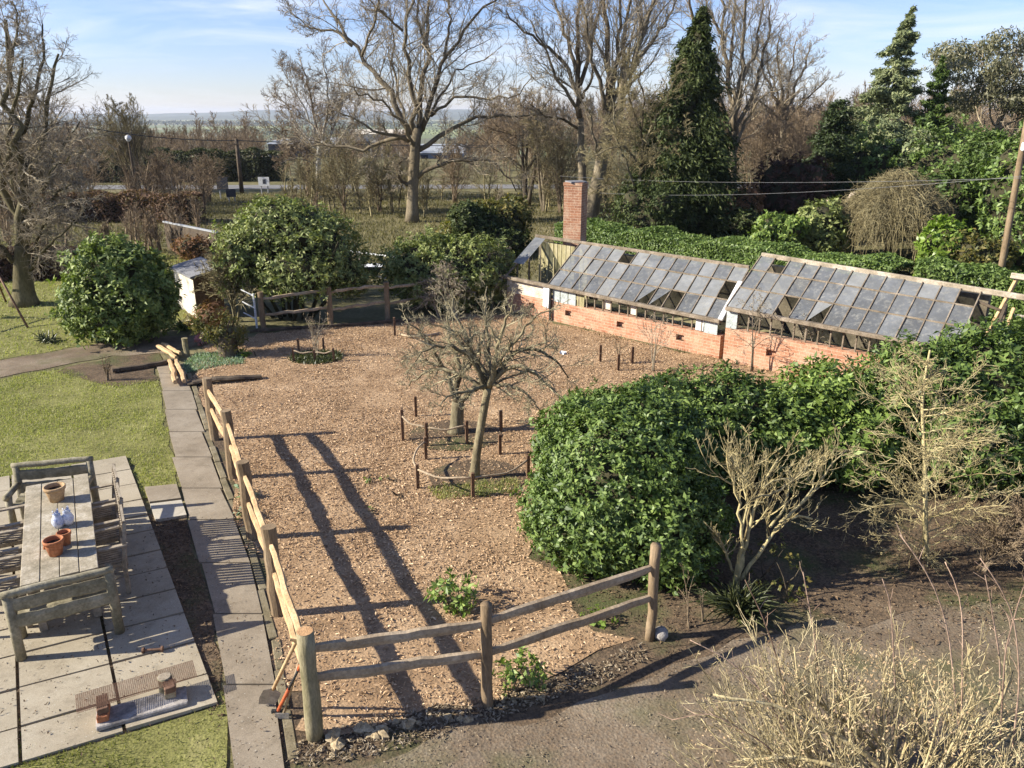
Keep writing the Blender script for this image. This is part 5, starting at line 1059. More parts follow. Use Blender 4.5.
tree_from('bare_tree', 'straw coloured leafless bushy tree in front of the dark laurel', 'tree', p, tr, (.035, .012), [(a_, b_*.55, c_*.6) for a_, b_, c_ in L_], [(8, .1, 1, 46, .5, 5, .06, .03, .6), (5, .1, 1, 44, .55, 4, .07, .03, .7), (2, .2, 1, 40, .6, 3, .1, .02, .8)], M['twig_gold'], M['twig_gold'], 152, .0031)
p = at(980, 570); bare_tree('bare_shrub', 'low brown leafless shrub spreading to the right of the straw coloured bare tree', 'shrub', p, 1.1, 153, M['twig_brown'], M['twig_brown'], .05, .016, 6, 35, .6, .05, .004, [(8, .2, 1, 38, .5, 5, .14, .03, .6), (6, .2, 1, 38, .5, 3, .16, .02, .7)], stems=16, lean=(.45, -.1))
# straw coloured bush close to the window
p = np.array((3.05, 5.0, 0)); rg = np.random.default_rng(160); L_ = []
for pts, Y_ in (([(905, 790), (860, 750), (810, 722), (760, 700), (712, 695)], 5.1), ([(915, 790), (880, 740), (850, 700), (835, 665)], 5.3), ([(900, 790), (850, 770), (790, 755), (740, 760)], 4.9), ([(930, 790), (925, 740), (915, 700), (900, 660)], 5.3), ([(945, 790), (975, 740), (1000, 705), (1015, 670)], 5.2), ([(940, 785), (980, 765), (1020, 755), (1060, 750)], 4.9), ([(905, 785), (870, 740), (800, 690), (755, 665)], 5.5), ([(935, 785), (950, 735), (962, 690), (970, 650)], 5.4)):
    L_.append((trace(pts, Y_, .1, .03, pts[0][0]), .028, .009))
for i in range(66):
    a = rg.uniform(0, 6.28); s_ = rg.uniform(.1, 1.0)**.8; d = np.array((math.cos(a)*s_*1.6, math.sin(a)*s_*.95, 0)); h = rg.uniform(.75, 1.5)*(1.1-.5*s_); b_ = p+np.array((math.cos(a)*.12, math.sin(a)*.1, .05)); L_.append(([b_, b_+d*.5+(0, 0, h*.24), b_+d*.9+(0, 0, h*.6), b_+d*1.05+(0, 0, h)], rg.uniform(.009, .017), .005))
root = tree_from('straw_bush', 'big straw coloured leafless bush rising into the bottom right corner', 'shrub', p, [p, p+(0, 0, .08), p+(0, 0, .16)], (.10, .09), L_, [(7, .2, 1, 36, .44, 5, .05, .09, .6), (4, .2, 1, 34, .55, 4, .06, .09, .75), (2, .3, 1, 32, .55, 3, .06, .06, .8)], M['twig_yellow'], M['twig_yellow'], 161, .0034, kink=.004)
mb = MB(); TT = []
for pts, Y_ in (([(965, 770), (955, 700), (950, 640), (940, 600), (925, 568), (900, 535)], 5.1), ([(960, 770), (962, 690), (963, 620), (958, 585), (945, 562)], 5.3), ([(1010, 770), (1020, 680), (1015, 620), (1000, 585), (980, 558)], 5.0), ([(1000, 740), (1005, 650), (1022, 590), (1035, 560)], 5.1), ([(790, 720), (775, 650), (760, 610), (745, 580)], 5.5), ([(820, 690), (815, 640), (808, 600), (803, 572)], 5.6), ([(895, 690), (893, 640), (890, 600), (882, 578)], 5.5), ([(800, 768), (770, 700), (730, 660), (690, 640)], 5.2), ([(805, 780), (760, 740), (710, 712), (672, 720)], 5.0), ([(1000, 700), (1000, 660), (990, 600), (985, 575)], 5.4)):
    TT.append(resample(trace(pts, Y_, .1, .02, pts[0][0]), 14)-p)
TT = np.array(TT); RR_ = np.tile(np.linspace(.0085, .004, 14), (len(TT), 1)); mb.tubes(TT, RR_, 5)
pp, d, par, rad, t_ = kids(TT, RR_, 7, rg, .45, 1.0, 45); P2, R2 = branch(pp, d, rg.uniform(.04, .16, len(pp)), .0035, 3, .1, .08, .6, rg); mb.tubes(P2, R2, 4, False); mb.build('tall_shoot', M['twig_pink'], root)
n = 1500; a = rg.uniform(0, 6.28, n); s_ = rg.uniform(.2, 1.25, n); pos = np.column_stack([np.cos(a)*s_*1.3, np.sin(a)*s_*.85, (1.38-.42*s_*s_)*rg.uniform(.75, 1.08, n)]); mb = MB(); mb.leaves(pos, rg.normal(size=(n, 3)), .028, .015, rg); mb.build('dead_bud', M['bud'], root)
M['rust2'] = M['rust']

# ------------------------------------------------------------------ apple trees
p = at(474, 479); Y = p[1]; L_ = []
for pts, dy, r0, r1 in (([(488, 391), (480, 366), (467, 338), (455, 316), (452, 300)], .5, .05, .012), ([(488, 387), (496, 354), (505, 322), (512, 303)], -.4, .05, .012), ([(489, 388), (502, 369), (521, 364), (542, 377), (561, 397), (568, 412)], -.4, .045, .010), ([(490, 382), (514, 351), (536, 348), (560, 362), (568, 378)], .6, .045, .010), ([(486, 387), (471, 357), (449, 345), (427, 347), (415, 360)], -.6, .045, .010), ([(486, 389), (465, 375), (443, 368), (420, 372), (410, 385)], .5, .04, .010), ([(488, 380), (490, 350), (484, 320), (487, 285)], .7, .04, .008), ([(489, 385), (510, 385), (530, 395), (540, 412)], -.7, .035, .008), ([(487, 386), (470, 390), (450, 395), (440, 405)], -.8, .035, .008), ([(490, 375), (520, 335), (535, 315), (548, 310)], -.2, .035, .008), ([(486, 380), (462, 345), (440, 325), (425, 320)], .2, .035, .008)):
    L_.append((trace(pts, Y, dy, .04, int(pts[-1][0])), r0, r1))
tree_from('apple_tree', 'nearer bare apple tree with a slanting trunk in the front stake ring', 'tree', p, trace([(474, 479), (477, 450), (482, 420), (488, 388)], Y), (.072, .06), L_, [(10, .15, 1, 50, .44, 6, .2, .06, .5), (7, .15, 1, 46, .5, 5, .2, .06, .65), (6, .15, 1, 42, .6, 3, .18, .04, .75)], M['bark_lichen'], M['twig_pale'], 170, .0036, 'apple trees in the wood chips')
p = at(456, 433); Y = p[1]; L_ = []
for pts, dy, r0, r1 in (([(457, 404), (453, 392), (463, 374), (470, 350), (475, 325)], .5, .07, .012), ([(460, 404), (474, 388), (488, 374), (500, 350)], -.3, .065, .012), ([(455, 396), (445, 370), (430, 345), (420, 330), (405, 322)], -.4, .05, .010), ([(466, 370), (480, 345), (488, 320), (500, 300)], .6, .04, .009), ([(462, 374), (450, 340), (448, 310), (440, 290)], .3, .045, .009), ([(470, 390), (490, 385), (515, 375), (535, 370)], .5, .04, .009), ([(450, 375), (430, 360), (415, 362), (405, 375)], .3, .03, .008)):
    L_.append((trace(pts, Y, dy, .05, int(pts[-1][0])), r0, r1))
tree_from('apple_tree', 'farther bare apple tree with a thick forked trunk in the back stake ring', 'tree', p, trace([(456, 433), (457, 420), (458, 402)], Y), (.13, .11), L_, [(9, .15, 1, 50, .42, 6, .2, .06, .5), (7, .15, 1, 46, .5, 5, .2, .06, .65), (6, .15, 1, 42, .6, 3, .18, .04, .75)], M['bark_lichen'], M['twig_pale'], 171, .004, 'apple trees in the wood chips')
# arching bare shrubs at the far end of the plot
for i, (px, py, H_, lean, lab) in enumerate(((455, 318, 1.75, (-.35, 0), 'bare shrub with long arching stems at the far fence, left of the greenhouse'), (492, 308, 1.9, (.0, .0), 'tangled grey bare shrub against the greenhouse corner'))):
    p = at(px, py); bare_tree('arching_shrub', lab, 'shrub', p, H_, 180+i, M['twig_silver'], M['twig_silver'], .2, .022, 7, 40, .5, -.05, .006, [(7, .2, 1, 45, .5, 6, .14, -.05, .6), (5, .2, 1, 42, .5, 4, .18, -.03, .7)], stems=9, lean=lean)
p = at(398, 322); bare_tree('arching_shrub', 'pale stems arching over the far fence to the ground', 'shrub', at(440, 318), 1.4, 184, M['hoop'], M['twig_silver'], .3, .02, 4, 50, .8, -.16, .006, [(5, .2, 1, 45, .5, 6, .14, -.08, .6)], stems=4, lean=(-.5, 0))
p = at(317, 357); bare_tree('sapling', 'many stemmed bare sapling in the ring of short stakes', 'sapling', p, 1.15, 185, M['twig_silver'], M['twig_silver'], .2, .014, 5, 28, .4, .06, .005, [(4, .2, 1, 35, .45, 4, .1, .05, .7)], stems=7)
p = at(618, 364); bare_tree('sapling', 'small bare sapling between the lone stakes in the wood chips', 'sapling', p, .7, 186, M['twig_brown'], M['twig_brown'], .2, .02, 6, 34, .5, .05, .006, [(4, .2, 1, 38, .5, 4, .12, .04, .7)], stems=2)
p = at(108, 381); bare_tree('sapling', 'low fan of bare brown shoots at the top of the lawn', 'shrub', p, .62, 187, M['twig_brown'], M['twig_brown'], .2, .010, 3, 24, .35, .05, .005, [(3, .3, 1, 30, .4, 3, .1, .05, .7)], stems=14)
for i, (px, py, H_, lab) in enumerate(((655, 372, 1.5, 'thin bare whip stems in front of the greenhouse, behind the laurel dome'), (752, 372, 2.0, 'leaning bare sapling rising in front of the greenhouse step'), (800, 375, 1.55, 'sparse bare shrub with looping twigs in front of the right range of the greenhouse'), (872, 380, 1.3, 'sparse bare twigs by the right end of the greenhouse wall'))):
    p = at(px, py); bare_tree('bare_shrub', lab, 'shrub', p, H_, 190+i, M['twig_silver'], M['twig_silver'], .25, .016, 5, 38, .45, .0, .005, [(6, .2, 1, 42, .5, 5, .18, .0, .65), (3, .2, 1, 42, .5, 4, .2, -.03, .7)], stems=3, lean=(-.15 if i == 1 else .05, 0))

# ------------------------------------------------------------------ shrubs of the middle distance
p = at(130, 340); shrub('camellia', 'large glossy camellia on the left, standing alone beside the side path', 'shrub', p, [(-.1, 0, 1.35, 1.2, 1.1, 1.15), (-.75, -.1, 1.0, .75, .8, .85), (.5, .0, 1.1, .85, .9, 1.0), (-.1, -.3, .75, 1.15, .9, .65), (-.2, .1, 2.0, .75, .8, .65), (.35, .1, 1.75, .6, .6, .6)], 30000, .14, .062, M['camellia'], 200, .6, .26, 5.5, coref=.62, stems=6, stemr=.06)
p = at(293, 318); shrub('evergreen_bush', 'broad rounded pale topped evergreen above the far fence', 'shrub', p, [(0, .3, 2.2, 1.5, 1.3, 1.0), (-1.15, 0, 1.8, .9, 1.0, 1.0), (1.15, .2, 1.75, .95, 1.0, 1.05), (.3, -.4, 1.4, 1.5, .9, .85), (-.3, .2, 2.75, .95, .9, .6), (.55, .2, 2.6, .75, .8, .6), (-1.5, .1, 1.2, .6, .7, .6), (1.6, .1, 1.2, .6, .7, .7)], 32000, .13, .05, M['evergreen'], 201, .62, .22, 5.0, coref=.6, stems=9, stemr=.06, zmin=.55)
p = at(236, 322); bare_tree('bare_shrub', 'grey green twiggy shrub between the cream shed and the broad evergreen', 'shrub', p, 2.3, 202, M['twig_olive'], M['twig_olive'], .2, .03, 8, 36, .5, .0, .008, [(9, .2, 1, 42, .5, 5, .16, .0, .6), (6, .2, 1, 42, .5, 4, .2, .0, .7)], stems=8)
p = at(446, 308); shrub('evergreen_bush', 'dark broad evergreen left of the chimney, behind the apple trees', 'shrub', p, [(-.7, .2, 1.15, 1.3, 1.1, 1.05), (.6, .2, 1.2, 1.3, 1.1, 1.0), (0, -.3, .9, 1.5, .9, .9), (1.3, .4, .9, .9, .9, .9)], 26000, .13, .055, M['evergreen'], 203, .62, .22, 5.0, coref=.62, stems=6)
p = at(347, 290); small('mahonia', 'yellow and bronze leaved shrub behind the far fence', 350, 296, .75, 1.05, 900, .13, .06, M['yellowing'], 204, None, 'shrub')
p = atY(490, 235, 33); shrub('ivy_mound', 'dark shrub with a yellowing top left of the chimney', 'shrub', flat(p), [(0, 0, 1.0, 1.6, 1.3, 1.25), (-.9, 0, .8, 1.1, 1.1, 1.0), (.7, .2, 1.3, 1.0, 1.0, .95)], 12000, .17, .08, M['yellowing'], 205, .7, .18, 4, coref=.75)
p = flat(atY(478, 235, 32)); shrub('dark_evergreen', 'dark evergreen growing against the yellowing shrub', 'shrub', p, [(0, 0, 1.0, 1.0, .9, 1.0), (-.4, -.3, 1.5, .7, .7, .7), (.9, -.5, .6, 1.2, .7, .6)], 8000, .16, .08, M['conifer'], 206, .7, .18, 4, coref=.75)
# long clipped hedge behind the greenhouse
def hedge(name, label, pts, width, h, n, L, W, mat, seed):
    pts = [np.array(q, float) for q in pts]; o = pts[0].copy(); o[2] = 0; rg = np.random.default_rng(seed); t = thing(name, label, 'hedge', o); pos = []; nr = []; mb2 = MB()
    Ls = [np.linalg.norm(pts[i+1]-pts[i]) for i in range(len(pts)-1)]
    for i in range(len(pts)-1):
        m = int(n*Ls[i]/sum(Ls)); a, b = pts[i]-o, pts[i+1]-o; d = unit(b-a); nn = np.array((-d[1], d[0], 0)); s_ = rg.random(m); k_ = rg.random(m); dep = rg.random(m)**1.6*.22
        hh = h*(1+.06*np.sin(s_*Ls[i]*1.7+i)+.04*np.sin(s_*Ls[i]*4.1)); wv = width*.5*(1+.10*np.sin(s_*Ls[i]*2.3+1))
        top = k_ < .42; u = rg.uniform(-1, 1, m); side = np.where(rg.random(m) < .75, -1., 1.); z = rg.random(m)
        P = (a+(b-a)*s_[:, None])+nn*np.where(top, u*wv, side*(wv-dep))[:, None]; P[:, 2] = np.where(top, hh-dep*.8-.12*u*u, z*hh*.97)
        q = np.where(top[:, None], np.array((0, 0, 1.))[None], nn[None]*side[:, None]); pos.append(P); nr.append(q)
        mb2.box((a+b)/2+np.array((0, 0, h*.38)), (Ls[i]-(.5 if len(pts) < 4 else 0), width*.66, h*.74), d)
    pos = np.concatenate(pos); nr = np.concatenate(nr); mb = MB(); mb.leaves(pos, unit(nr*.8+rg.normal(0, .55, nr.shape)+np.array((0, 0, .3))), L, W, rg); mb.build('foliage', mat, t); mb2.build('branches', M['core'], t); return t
hedge('laurel_hedge', 'long clipped laurel hedge running behind the greenhouse', [(2.4, 32.0, 0), (5.0, 29.4, 0), (8.4, 25.6, 0), (11.3, 22.6, 0)], 1.9, 1.42, 66000, .125, .055, M['laurel'], 210)
hedge('laurel_hedge', 'lower leafy hedge behind the gate frame and the utility pole', [(11.6, 22.5, 0), (14.6, 20.9, 0), (19, 20.2, 0)], 1.8, 1.45, 24000, .14, .06, M['laurel'], 211)
hedge('copper_hedge', 'dark red copper hedge behind the bare tree on the left lawn', [(-20.5, 26.5, 0), (-16.8, 27.2, 0), (-13.4, 27.6, 0)], .9, 1.15, 9000, .13, .07, M['copper'], 212)
hedge('brown_hedge', 'russet brown hedge far behind the camellia', [(-27, 42, 0), (-20.5, 43, 0), (-16.5, 42, 0)], 1.8, 1.5, 9000, .18, .08, M['russet'], 213)
p = flat(at(193, 262)); shrub('russet_shrub', 'small russet shrub between the dark hut and the cream shed', 'shrub', p, [(0, 0, .55, .75, .6, .5)], 1600, .12, .05, M['rust'], 214, .6, coref=.7)
def top_h0(px, py, Y): return atY(px, py, Y)[2]
def midshrub(name, label, px, base, Y, w, h, n, L, mat, seed, cat='shrub', rin=.7, k=5, coref=.72, amp=.18):
    p = flat(atY(px, base, Y)); rg = np.random.default_rng(seed); bl = [(0, 0, h*.5, w*.8, w*.7, h*.5)]+[(rg.uniform(-.6, .6)*w, rg.uniform(-.4, .3)*w, h*rg.uniform(.35, .75), w*rg.uniform(.35, .6), w*.5, h*rg.uniform(.22, .4)) for _ in range(k)]
    return shrub(name, label, cat, p, bl, n, L, L*.45, mat, seed, rin, amp, 4.5, coref=coref, stems=4, stemr=.05)
midshrub('rhododendron', 'rounded green rhododendron behind the hedge, left of the taller olive one', 772, 243, 31, 1.15, 1.75, 6000, .2, M['laurel_light'], 220)
midshrub('rhododendron', 'taller olive rhododendron left of the weeping grey shrub', 816, 248, 31.5, 1.45, 2.25, 8000, .2, M['evergreen'], 221)
midshrub('lime_shrub', 'bright lime green pointed shrub in front of the weeping grey shrub', 941, 262, 27, .85, 2.1, 5000, .2, M['lime'], 222, amp=.3)
midshrub('olive_shrub', 'low dull shrub with yellowing leaves right of the lime green one', 975, 268, 26.5, 1.2, 1.7, 5000, .18, M['yellowing'], 223)
midshrub('dark_shrub', 'dark spreading shrub at the foot of the tall dark conifer', 650, 252, 33, 1.6, 2.7, 14000, .15, M['conifer'], 224, rin=.5, amp=.28)
midshrub('copper_shrub', 'dark copper leaved shrub between conifer and yew', 782, 250, 37, 1.9, 3.4, 8000, .2, M['copper'], 225)
midshrub('rusty_shrub', 'small rusty leaved shrub left of the copper one', 742, 248, 35, 1.0, 2.5, 3000, .18, M['rust'], 226, coref=.5)
midshrub('dark_shrub', 'low dark shrub under the tall dark conifer, right of its trunk', 745, 250, 34, 1.2, 1.6, 4000, .2, M['conifer'], 227)
midshrub('leafy_tree', 'big mid green leafy tree at the right edge behind the utility pole', 1026, 265, 28, 2.3, 5.0, 20000, .2, M['laurel'], 228, 'tree', .65, 9)
midshrub('golden_tree', 'yellow green conifer top at the right edge above the leafy tree', 1030, 262, 31, 1.6, 6.2, 8000, .22, M['golden'], 229, 'tree', .6, 5)
midshrub('green_mound', 'smooth dark green evergreen behind the lime green shrub', 940, 262, 33, 1.9, 3.3, 9000, .22, M['cypress'], 230)
p = flat(atY(888, 252, 31)); rg = np.random.default_rng(231)
t = thing('weeping_shrub', 'dense weeping grey brown leafless shrub behind the hedge', 'shrub', p); mb = MB(); mb.tube([(0, 0, 0), (0, 0, 1.8)], [.16, .1], 8); mb.build('trunk', M['bark_dark'], t)
Hw, Rw = top_h0(890, 170, 31), 2.35
n = 5200; a = rg.uniform(0, 6.28, n); re = Rw*rg.uniform(.12, 1.0, n)**.6; t0 = rg.uniform(0, .55, n); tt = t0[:, None]+(rg.uniform(.25, .5, n))[:, None]*np.linspace(0, 1, 8)[None]; tt = np.minimum(tt, 1.0)
lob = 1+.13*np.sin(a*3+1)+.08*np.sin(a*7); rr_ = (re*lob)[:, None]*np.sin(tt*1.5708); zz = (Hw*(1-.22*(re/Rw)**2)*rg.uniform(.86, 1.0, n))[:, None]*np.cos(tt*1.5708)**.62
P = np.stack([np.cos(a)[:, None]*rr_, np.sin(a)[:, None]*rr_, zz], -1)+np.cumsum(rg.normal(0, .062, (n, 8, 3)), 1); P[..., 2] = np.maximum(P[..., 2], .04); mb = MB(); mb.tubes(P, np.full((n, 8), .0085), 3, False)
pp, d, par, rad, tt = kids(P, np.full((len(P), 8), .008), 4, rg, .1, .95, 65); P2, R2 = branch(pp, d, rg.uniform(.2, .5, len(pp)), .007, 3, .35, -.06, .6, rg); P2[..., 2] = np.maximum(P2[..., 2], .04); mb.tubes(P2, R2, 3, False); mb.build('crown', M['twig_olive'], t)
for i, (px, py, lab) in enumerate(((822, 208, 'cream plume above the olive rhododendron, the taller left one'), (832, 214, 'cream plume beside the olive rhododendron, the right one'))):
    p = flat(atY(px, 250, 32.5)); h = atY(px, py-8, 32.5)[2]; t = thing('pampas_plume', lab, 'plant', p, 0, 'cream plumes'); mb = MB(); mb.tube([(0, 0, 0), (.05, 0, h)], .025, 5); mb.build('stem', M['twig_silver'], t); rg = np.random.default_rng(i); k_ = 120; z = rg.uniform(0, .75, k_); mb = MB(); mb.leaves(np.column_stack([rg.normal(0, .07, (k_, 2)), h-z]), rg.normal(size=(k_, 3)), .16, .07, rg); mb.build('plume', M['blossom'], t)
p = flat(atY(847, 245, 33)); mb = MB(); mb.lathe([(0, 0), (.30, .0), (.33, 1.2), (.28, 2.1), (.12, 2.42), (0, 2.45)], (0, 0, 0), 12); o = mb.build('pale_boulder', M['stone_pale'], None, True); o.location = tuple(p); tag(o, 'pale rounded standing stone showing beside the weeping shrub', 'stone')

midshrub('dark_holly', 'tall dark green holly filling the gap between the yew and the cedar', 846, 246, 40, 1.9, 4.6, 12000, .2, M['laurel'], 232, 'tree', .55, 7, .6, .25)
midshrub('dark_holly', 'broad dark green evergreen between the weeping shrub and the upright cypress', 935, 250, 37, 2.2, 5.2, 15000, .2, M['laurel'], 233, 'tree', .55, 8, .6, .25)
midshrub('olive_evergreen', 'grey olive evergreen skirts at the foot of the spired cedar', 880, 246, 40.5, 2.7, 4.4, 14000, .22, M['cedar'], 234, 'tree', .5, 8, .55, .3)
# ------------------------------------------------------------------ conifers
def top_h(px, py, Y): return atY(px, py, Y)[2]
p = flat(atY(676, 248, 36)); conifer('dark_conifer', 'tall dense dark conifer with a ragged pointed top behind the greenhouse', 'tree', p, top_h(700, 4, 36), 4.0, 125000, .24, .065, M['conifer'], 240, .84, .02, -.5, 420, .3, (.05, 0), coref=.38, trunk_r=.12, sc=.8)
p = flat(atY(818, 248, 39)); conifer('dark_yew', 'narrow very dark upright conifer left of the tall spired cedar', 'tree', p, top_h(822, 98, 39), 1.75, 34000, .2, .06, M['yew'], 241, .5, .02, 0, 170, .2, (.04, 0), coref=.42, trunk_r=.1)
p = flat(atY(866, 245, 42)); conifer('spired_cedar', 'tall grey green conifer with a gappy bent spire', 'tree', p, top_h(890, 3, 42), 4.7, 100000, .24, .06, M['cedar'], 242, 1.0, .03, -.18, 260, .55, (.06, 0), M['bark_dark'], 0, upturn=.2, trunk_r=.11, sc=.55)
p = flat(atY(910, 245, 41)); conifer('spired_conifer', 'second shorter spired conifer right of the tall cedar, yellow green', 'tree', p, top_h(915, 54, 41), 2.7, 48000, .24, .06, M['cypress'], 243, 1.0, .03, .12, 150, .5, (.02, 0), M['bark_dark'], 0, upturn=.6, trunk_r=.09, sc=.5)
p = flat(atY(968, 258, 33)); conifer('green_cypress', 'broad green upright cypress in front of the grey eucalyptus', 'tree', p, top_h(985, 132, 33), 1.75, 40000, .19, .06, M['cypress'], 244, .42, .02, .3, 170, .15, (.04, 0), coref=.5, trunk_r=.1)
# eucalyptus with an open grey crown
p = flat(atY(975, 240, 44)); rg = np.random.default_rng(245); t = bare_tree('eucalyptus', 'grey green open crowned eucalyptus on the right skyline', 'tree', p, 9.6, 245, M['twig_silver'], M['twig_silver'], .22, .22, 12, 46, .62, .05, .016, [(8, .25, 1, 40, .5, 5, .16, .06, .5), (5, .2, 1, 40, .5, 3, .18, .04, .6)])
bl = []
for i in range(52):
    a = rg.uniform(0, 6.28); s_ = rg.uniform(.15, 1)**.6; z = rg.uniform(2.2, 9.3); w_ = 4.6*math.sqrt(max(0.06, 1-((z-5.4)/4.5)**2)); bl.append((math.cos(a)*s_*w_, math.sin(a)*s_*w_*.8, z, rg.uniform(.7, 1.25), rg.uniform(.7, 1.1), rg.uniform(.45, .8)))
pos, nr = blob_pts(bl, 34000, rg, .35, .25, 4); mb = MB(); mb.leaves(pos, nr+rg.normal(0, .6, nr.shape), .24, .075, rg, rg.normal(0, .6, nr.shape)+np.array((0, 0, -.8))); mb.build('leaves', M['eucalyptus'], t)

# ------------------------------------------------------------------ big leafless trees
Y = 42.45; L_ = []
for pts, dy, r0, r1 in (
    ([(412, 134), (387, 84), (362, 56), (341, 34), (334, 12), (319, -8)], 2, .20, .05), ([(352, 46), (335, 30), (316, 29), (303, 22), (290, 12)], 1, .09, .03),
    ([(415, 134), (412, 103), (409, 62), (403, 31), (415, -15), (412, -50)], -2, .18, .05), ([(419, 131), (423, 94), (425, 47), (431, 0), (438, -45)], 1.5, .19, .05),
    ([(422, 131), (431, 103), (444, 56), (466, 31), (481, 9), (506, -10)], -1.5, .16, .05), ([(419, 150), (444, 131), (469, 119), (500, 114), (520, 119), (545, 110)], 2, .16, .04),
    ([(431, 116), (456, 97), (487, 100), (516, 94), (530, 80)], -2.5, .10, .03), ([(417, 178), (437, 164), (466, 161), (487, 158), (506, 172), (516, 190)], -2, .14, .04),
    ([(409, 141), (394, 133), (375, 134), (356, 119), (337, 109)], -2, .12, .035), ([(406, 137), (375, 147), (350, 151), (319, 144), (287, 137), (265, 125)], 1, .13, .03),
    ([(411, 187), (400, 181), (397, 165), (405, 158)], -1, .12, .06), ([(425, 47), (418, 20), (420, -10), (410, -40)], -1, .08, .03), ([(403, 31), (385, 15), (370, 0), (360, -25)], -1, .08, .03),
    ([(444, 56), (450, 30), (447, 5), (455, -30)], 1, .09, .03), ([(362, 56), (370, 35), (378, 10), (380, -25)], -1.5, .09, .03), ([(415, 160), (405, 110), (390, 60), (395, 10)], 4, .13, .04), ([(418, 150), (435, 100), (455, 70), (490, 55)], 4, .12, .03), ([(415, 150), (400, 118), (372, 95), (345, 85)], -4, .11, .03)):
    L_.append((trace(pts, Y, dy, .12, int(abs(pts[-1][0]))), r0, r1))
p = at(412, 224); tree_from('oak_tree', 'large bare oak with long low spreading limbs in the middle of the skyline', 'tree', p, trace([(412, 224), (413, 187), (415, 150), (417, 128)], Y), (.31, .25), [(a_, b_*.85, c_*.7) for a_, b_, c_ in L_], [(15, .15, 1, 48, .42, 7, .15, .05, .36), (10, .1, 1, 44, .5, 5, .16, .05, .5), (6, .1, 1, 40, .6, 3, .14, .06, .6)], M['bark_trunk'], M['twig_silver'], 250, .009)
Y = 41.3; L_ = []
for pts, dy, r0, r1 in (([(608, 131), (612, 100), (608, 62), (606, 25), (603, -30)], 1, .20, .06), ([(608, 131), (617, 103), (633, 62), (649, 16), (660, -25)], -1, .21, .06), ([(606, 125), (622, 90), (625, 45), (632, 0), (636, -40)], 2, .15, .05), ([(605, 110), (600, 80), (590, 50), (585, 15), (578, -20)], -1.5, .12, .04), ([(633, 62), (650, 45), (668, 20), (680, -10)], 1.5, .10, .03), ([(610, 95), (616, 60), (620, 20), (618, -30)], -2, .12, .04), ([(600, 170), (595, 140), (588, 110), (575, 90)], -1, .08, .03), ([(612, 110), (630, 85), (640, 40), (640, -20)], 2.5, .12, .04)):
    L_.append((trace(pts, Y, dy, .12, int(abs(pts[-1][0]))), r0, r1))
FINE = [(15, .15, 1, 40, .42, 7, .13, .09, .34), (10, .1, 1, 40, .5, 5, .13, .07, .5), (5, .1, 1, 40, .55, 3, .13, .06, .6)]
p = at(588, 226); tree_from('tall_tree', 'tall bare tree with a thick leaning trunk just right of the chimney', 'tree', p, trace([(588, 226), (599, 175), (608, 128)], Y), (.42, .26), L_, FINE, M['bark_oak'], M['twig_silver'], 251, .009, 'tall bare trees behind the chimney')
Y = 42.5; L_ = []
for pts, dy, r0, r1 in (([(580, 120), (577, 80), (578, 40), (577, -20)], -.5, .17, .05), ([(578, 95), (563, 62), (540, 42), (518, 28), (505, 10)], -1.5, .12, .03), ([(580, 85), (592, 50), (598, 15), (605, -25)], 1.5, .12, .04), ([(578, 75), (568, 40), (555, 5), (548, -30)], 1.5, .11, .035), ([(579, 110), (560, 85), (545, 50), (530, 20)], -2, .10, .03), ([(580, 130), (565, 120), (548, 118), (530, 105)], -1, .08, .03), ([(579, 100), (590, 85), (592, 60), (585, 30)], -2, .08, .03)):
    L_.append((trace(pts, Y, dy, .12, int(abs(pts[-1][0]))), r0, r1))
p = flat(atY(584, 222, Y)); tree_from('tall_tree', 'tall slim bare tree standing directly behind the chimney', 'tree', p, [p]+trace([(582, 170), (580, 118)], Y), (.26, .18), L_, FINE, M['bark_oak'], M['twig_silver'], 252, .009, 'tall bare trees behind the chimney')
Y = 35.5; L_ = []
for pts, dy, r0, r1 in (([(640, 180), (642, 140), (643, 100), (640, 70)], .3, .08, .025), ([(638, 190), (625, 165), (615, 130), (612, 95)], -.5, .06, .02), ([(641, 175), (655, 155), (672, 142), (685, 130)], -.8, .05, .018), ([(641, 150), (655, 120), (668, 100), (672, 80)], -.6, .05, .016), ([(640, 165), (625, 145), (605, 150), (590, 160)], -.8, .05, .016), ([(642, 130), (630, 105), (625, 80), (630, 60)], .6, .05, .016), ([(638, 185), (655, 185), (672, 175), (690, 178)], -.6, .04, .014), ([(637, 195), (620, 185), (600, 185), (590, 195)], .5, .04, .014)):
    L_.append((trace(pts, Y, dy, .08, int(abs(pts[-1][0]))), r0, r1))
p = flat(atY(634, 232, Y)); tree_from('thorn_tree', 'small pale twiggy tree standing in front of the dark conifer', 'tree', p, [p]+trace([(637, 205), (640, 178)], Y), (.14, .10), L_, [(16, .12, 1, 48, .46, 6, .2, .03, .4), (11, .1, 1, 44, .5, 5, .22, .02, .55), (7, .1, 1, 42, .55, 3, .2, .02, .7)], M['bark_lichen'], M['twig_olive'], 253, .0075)
Y = 47.0; L_ = []
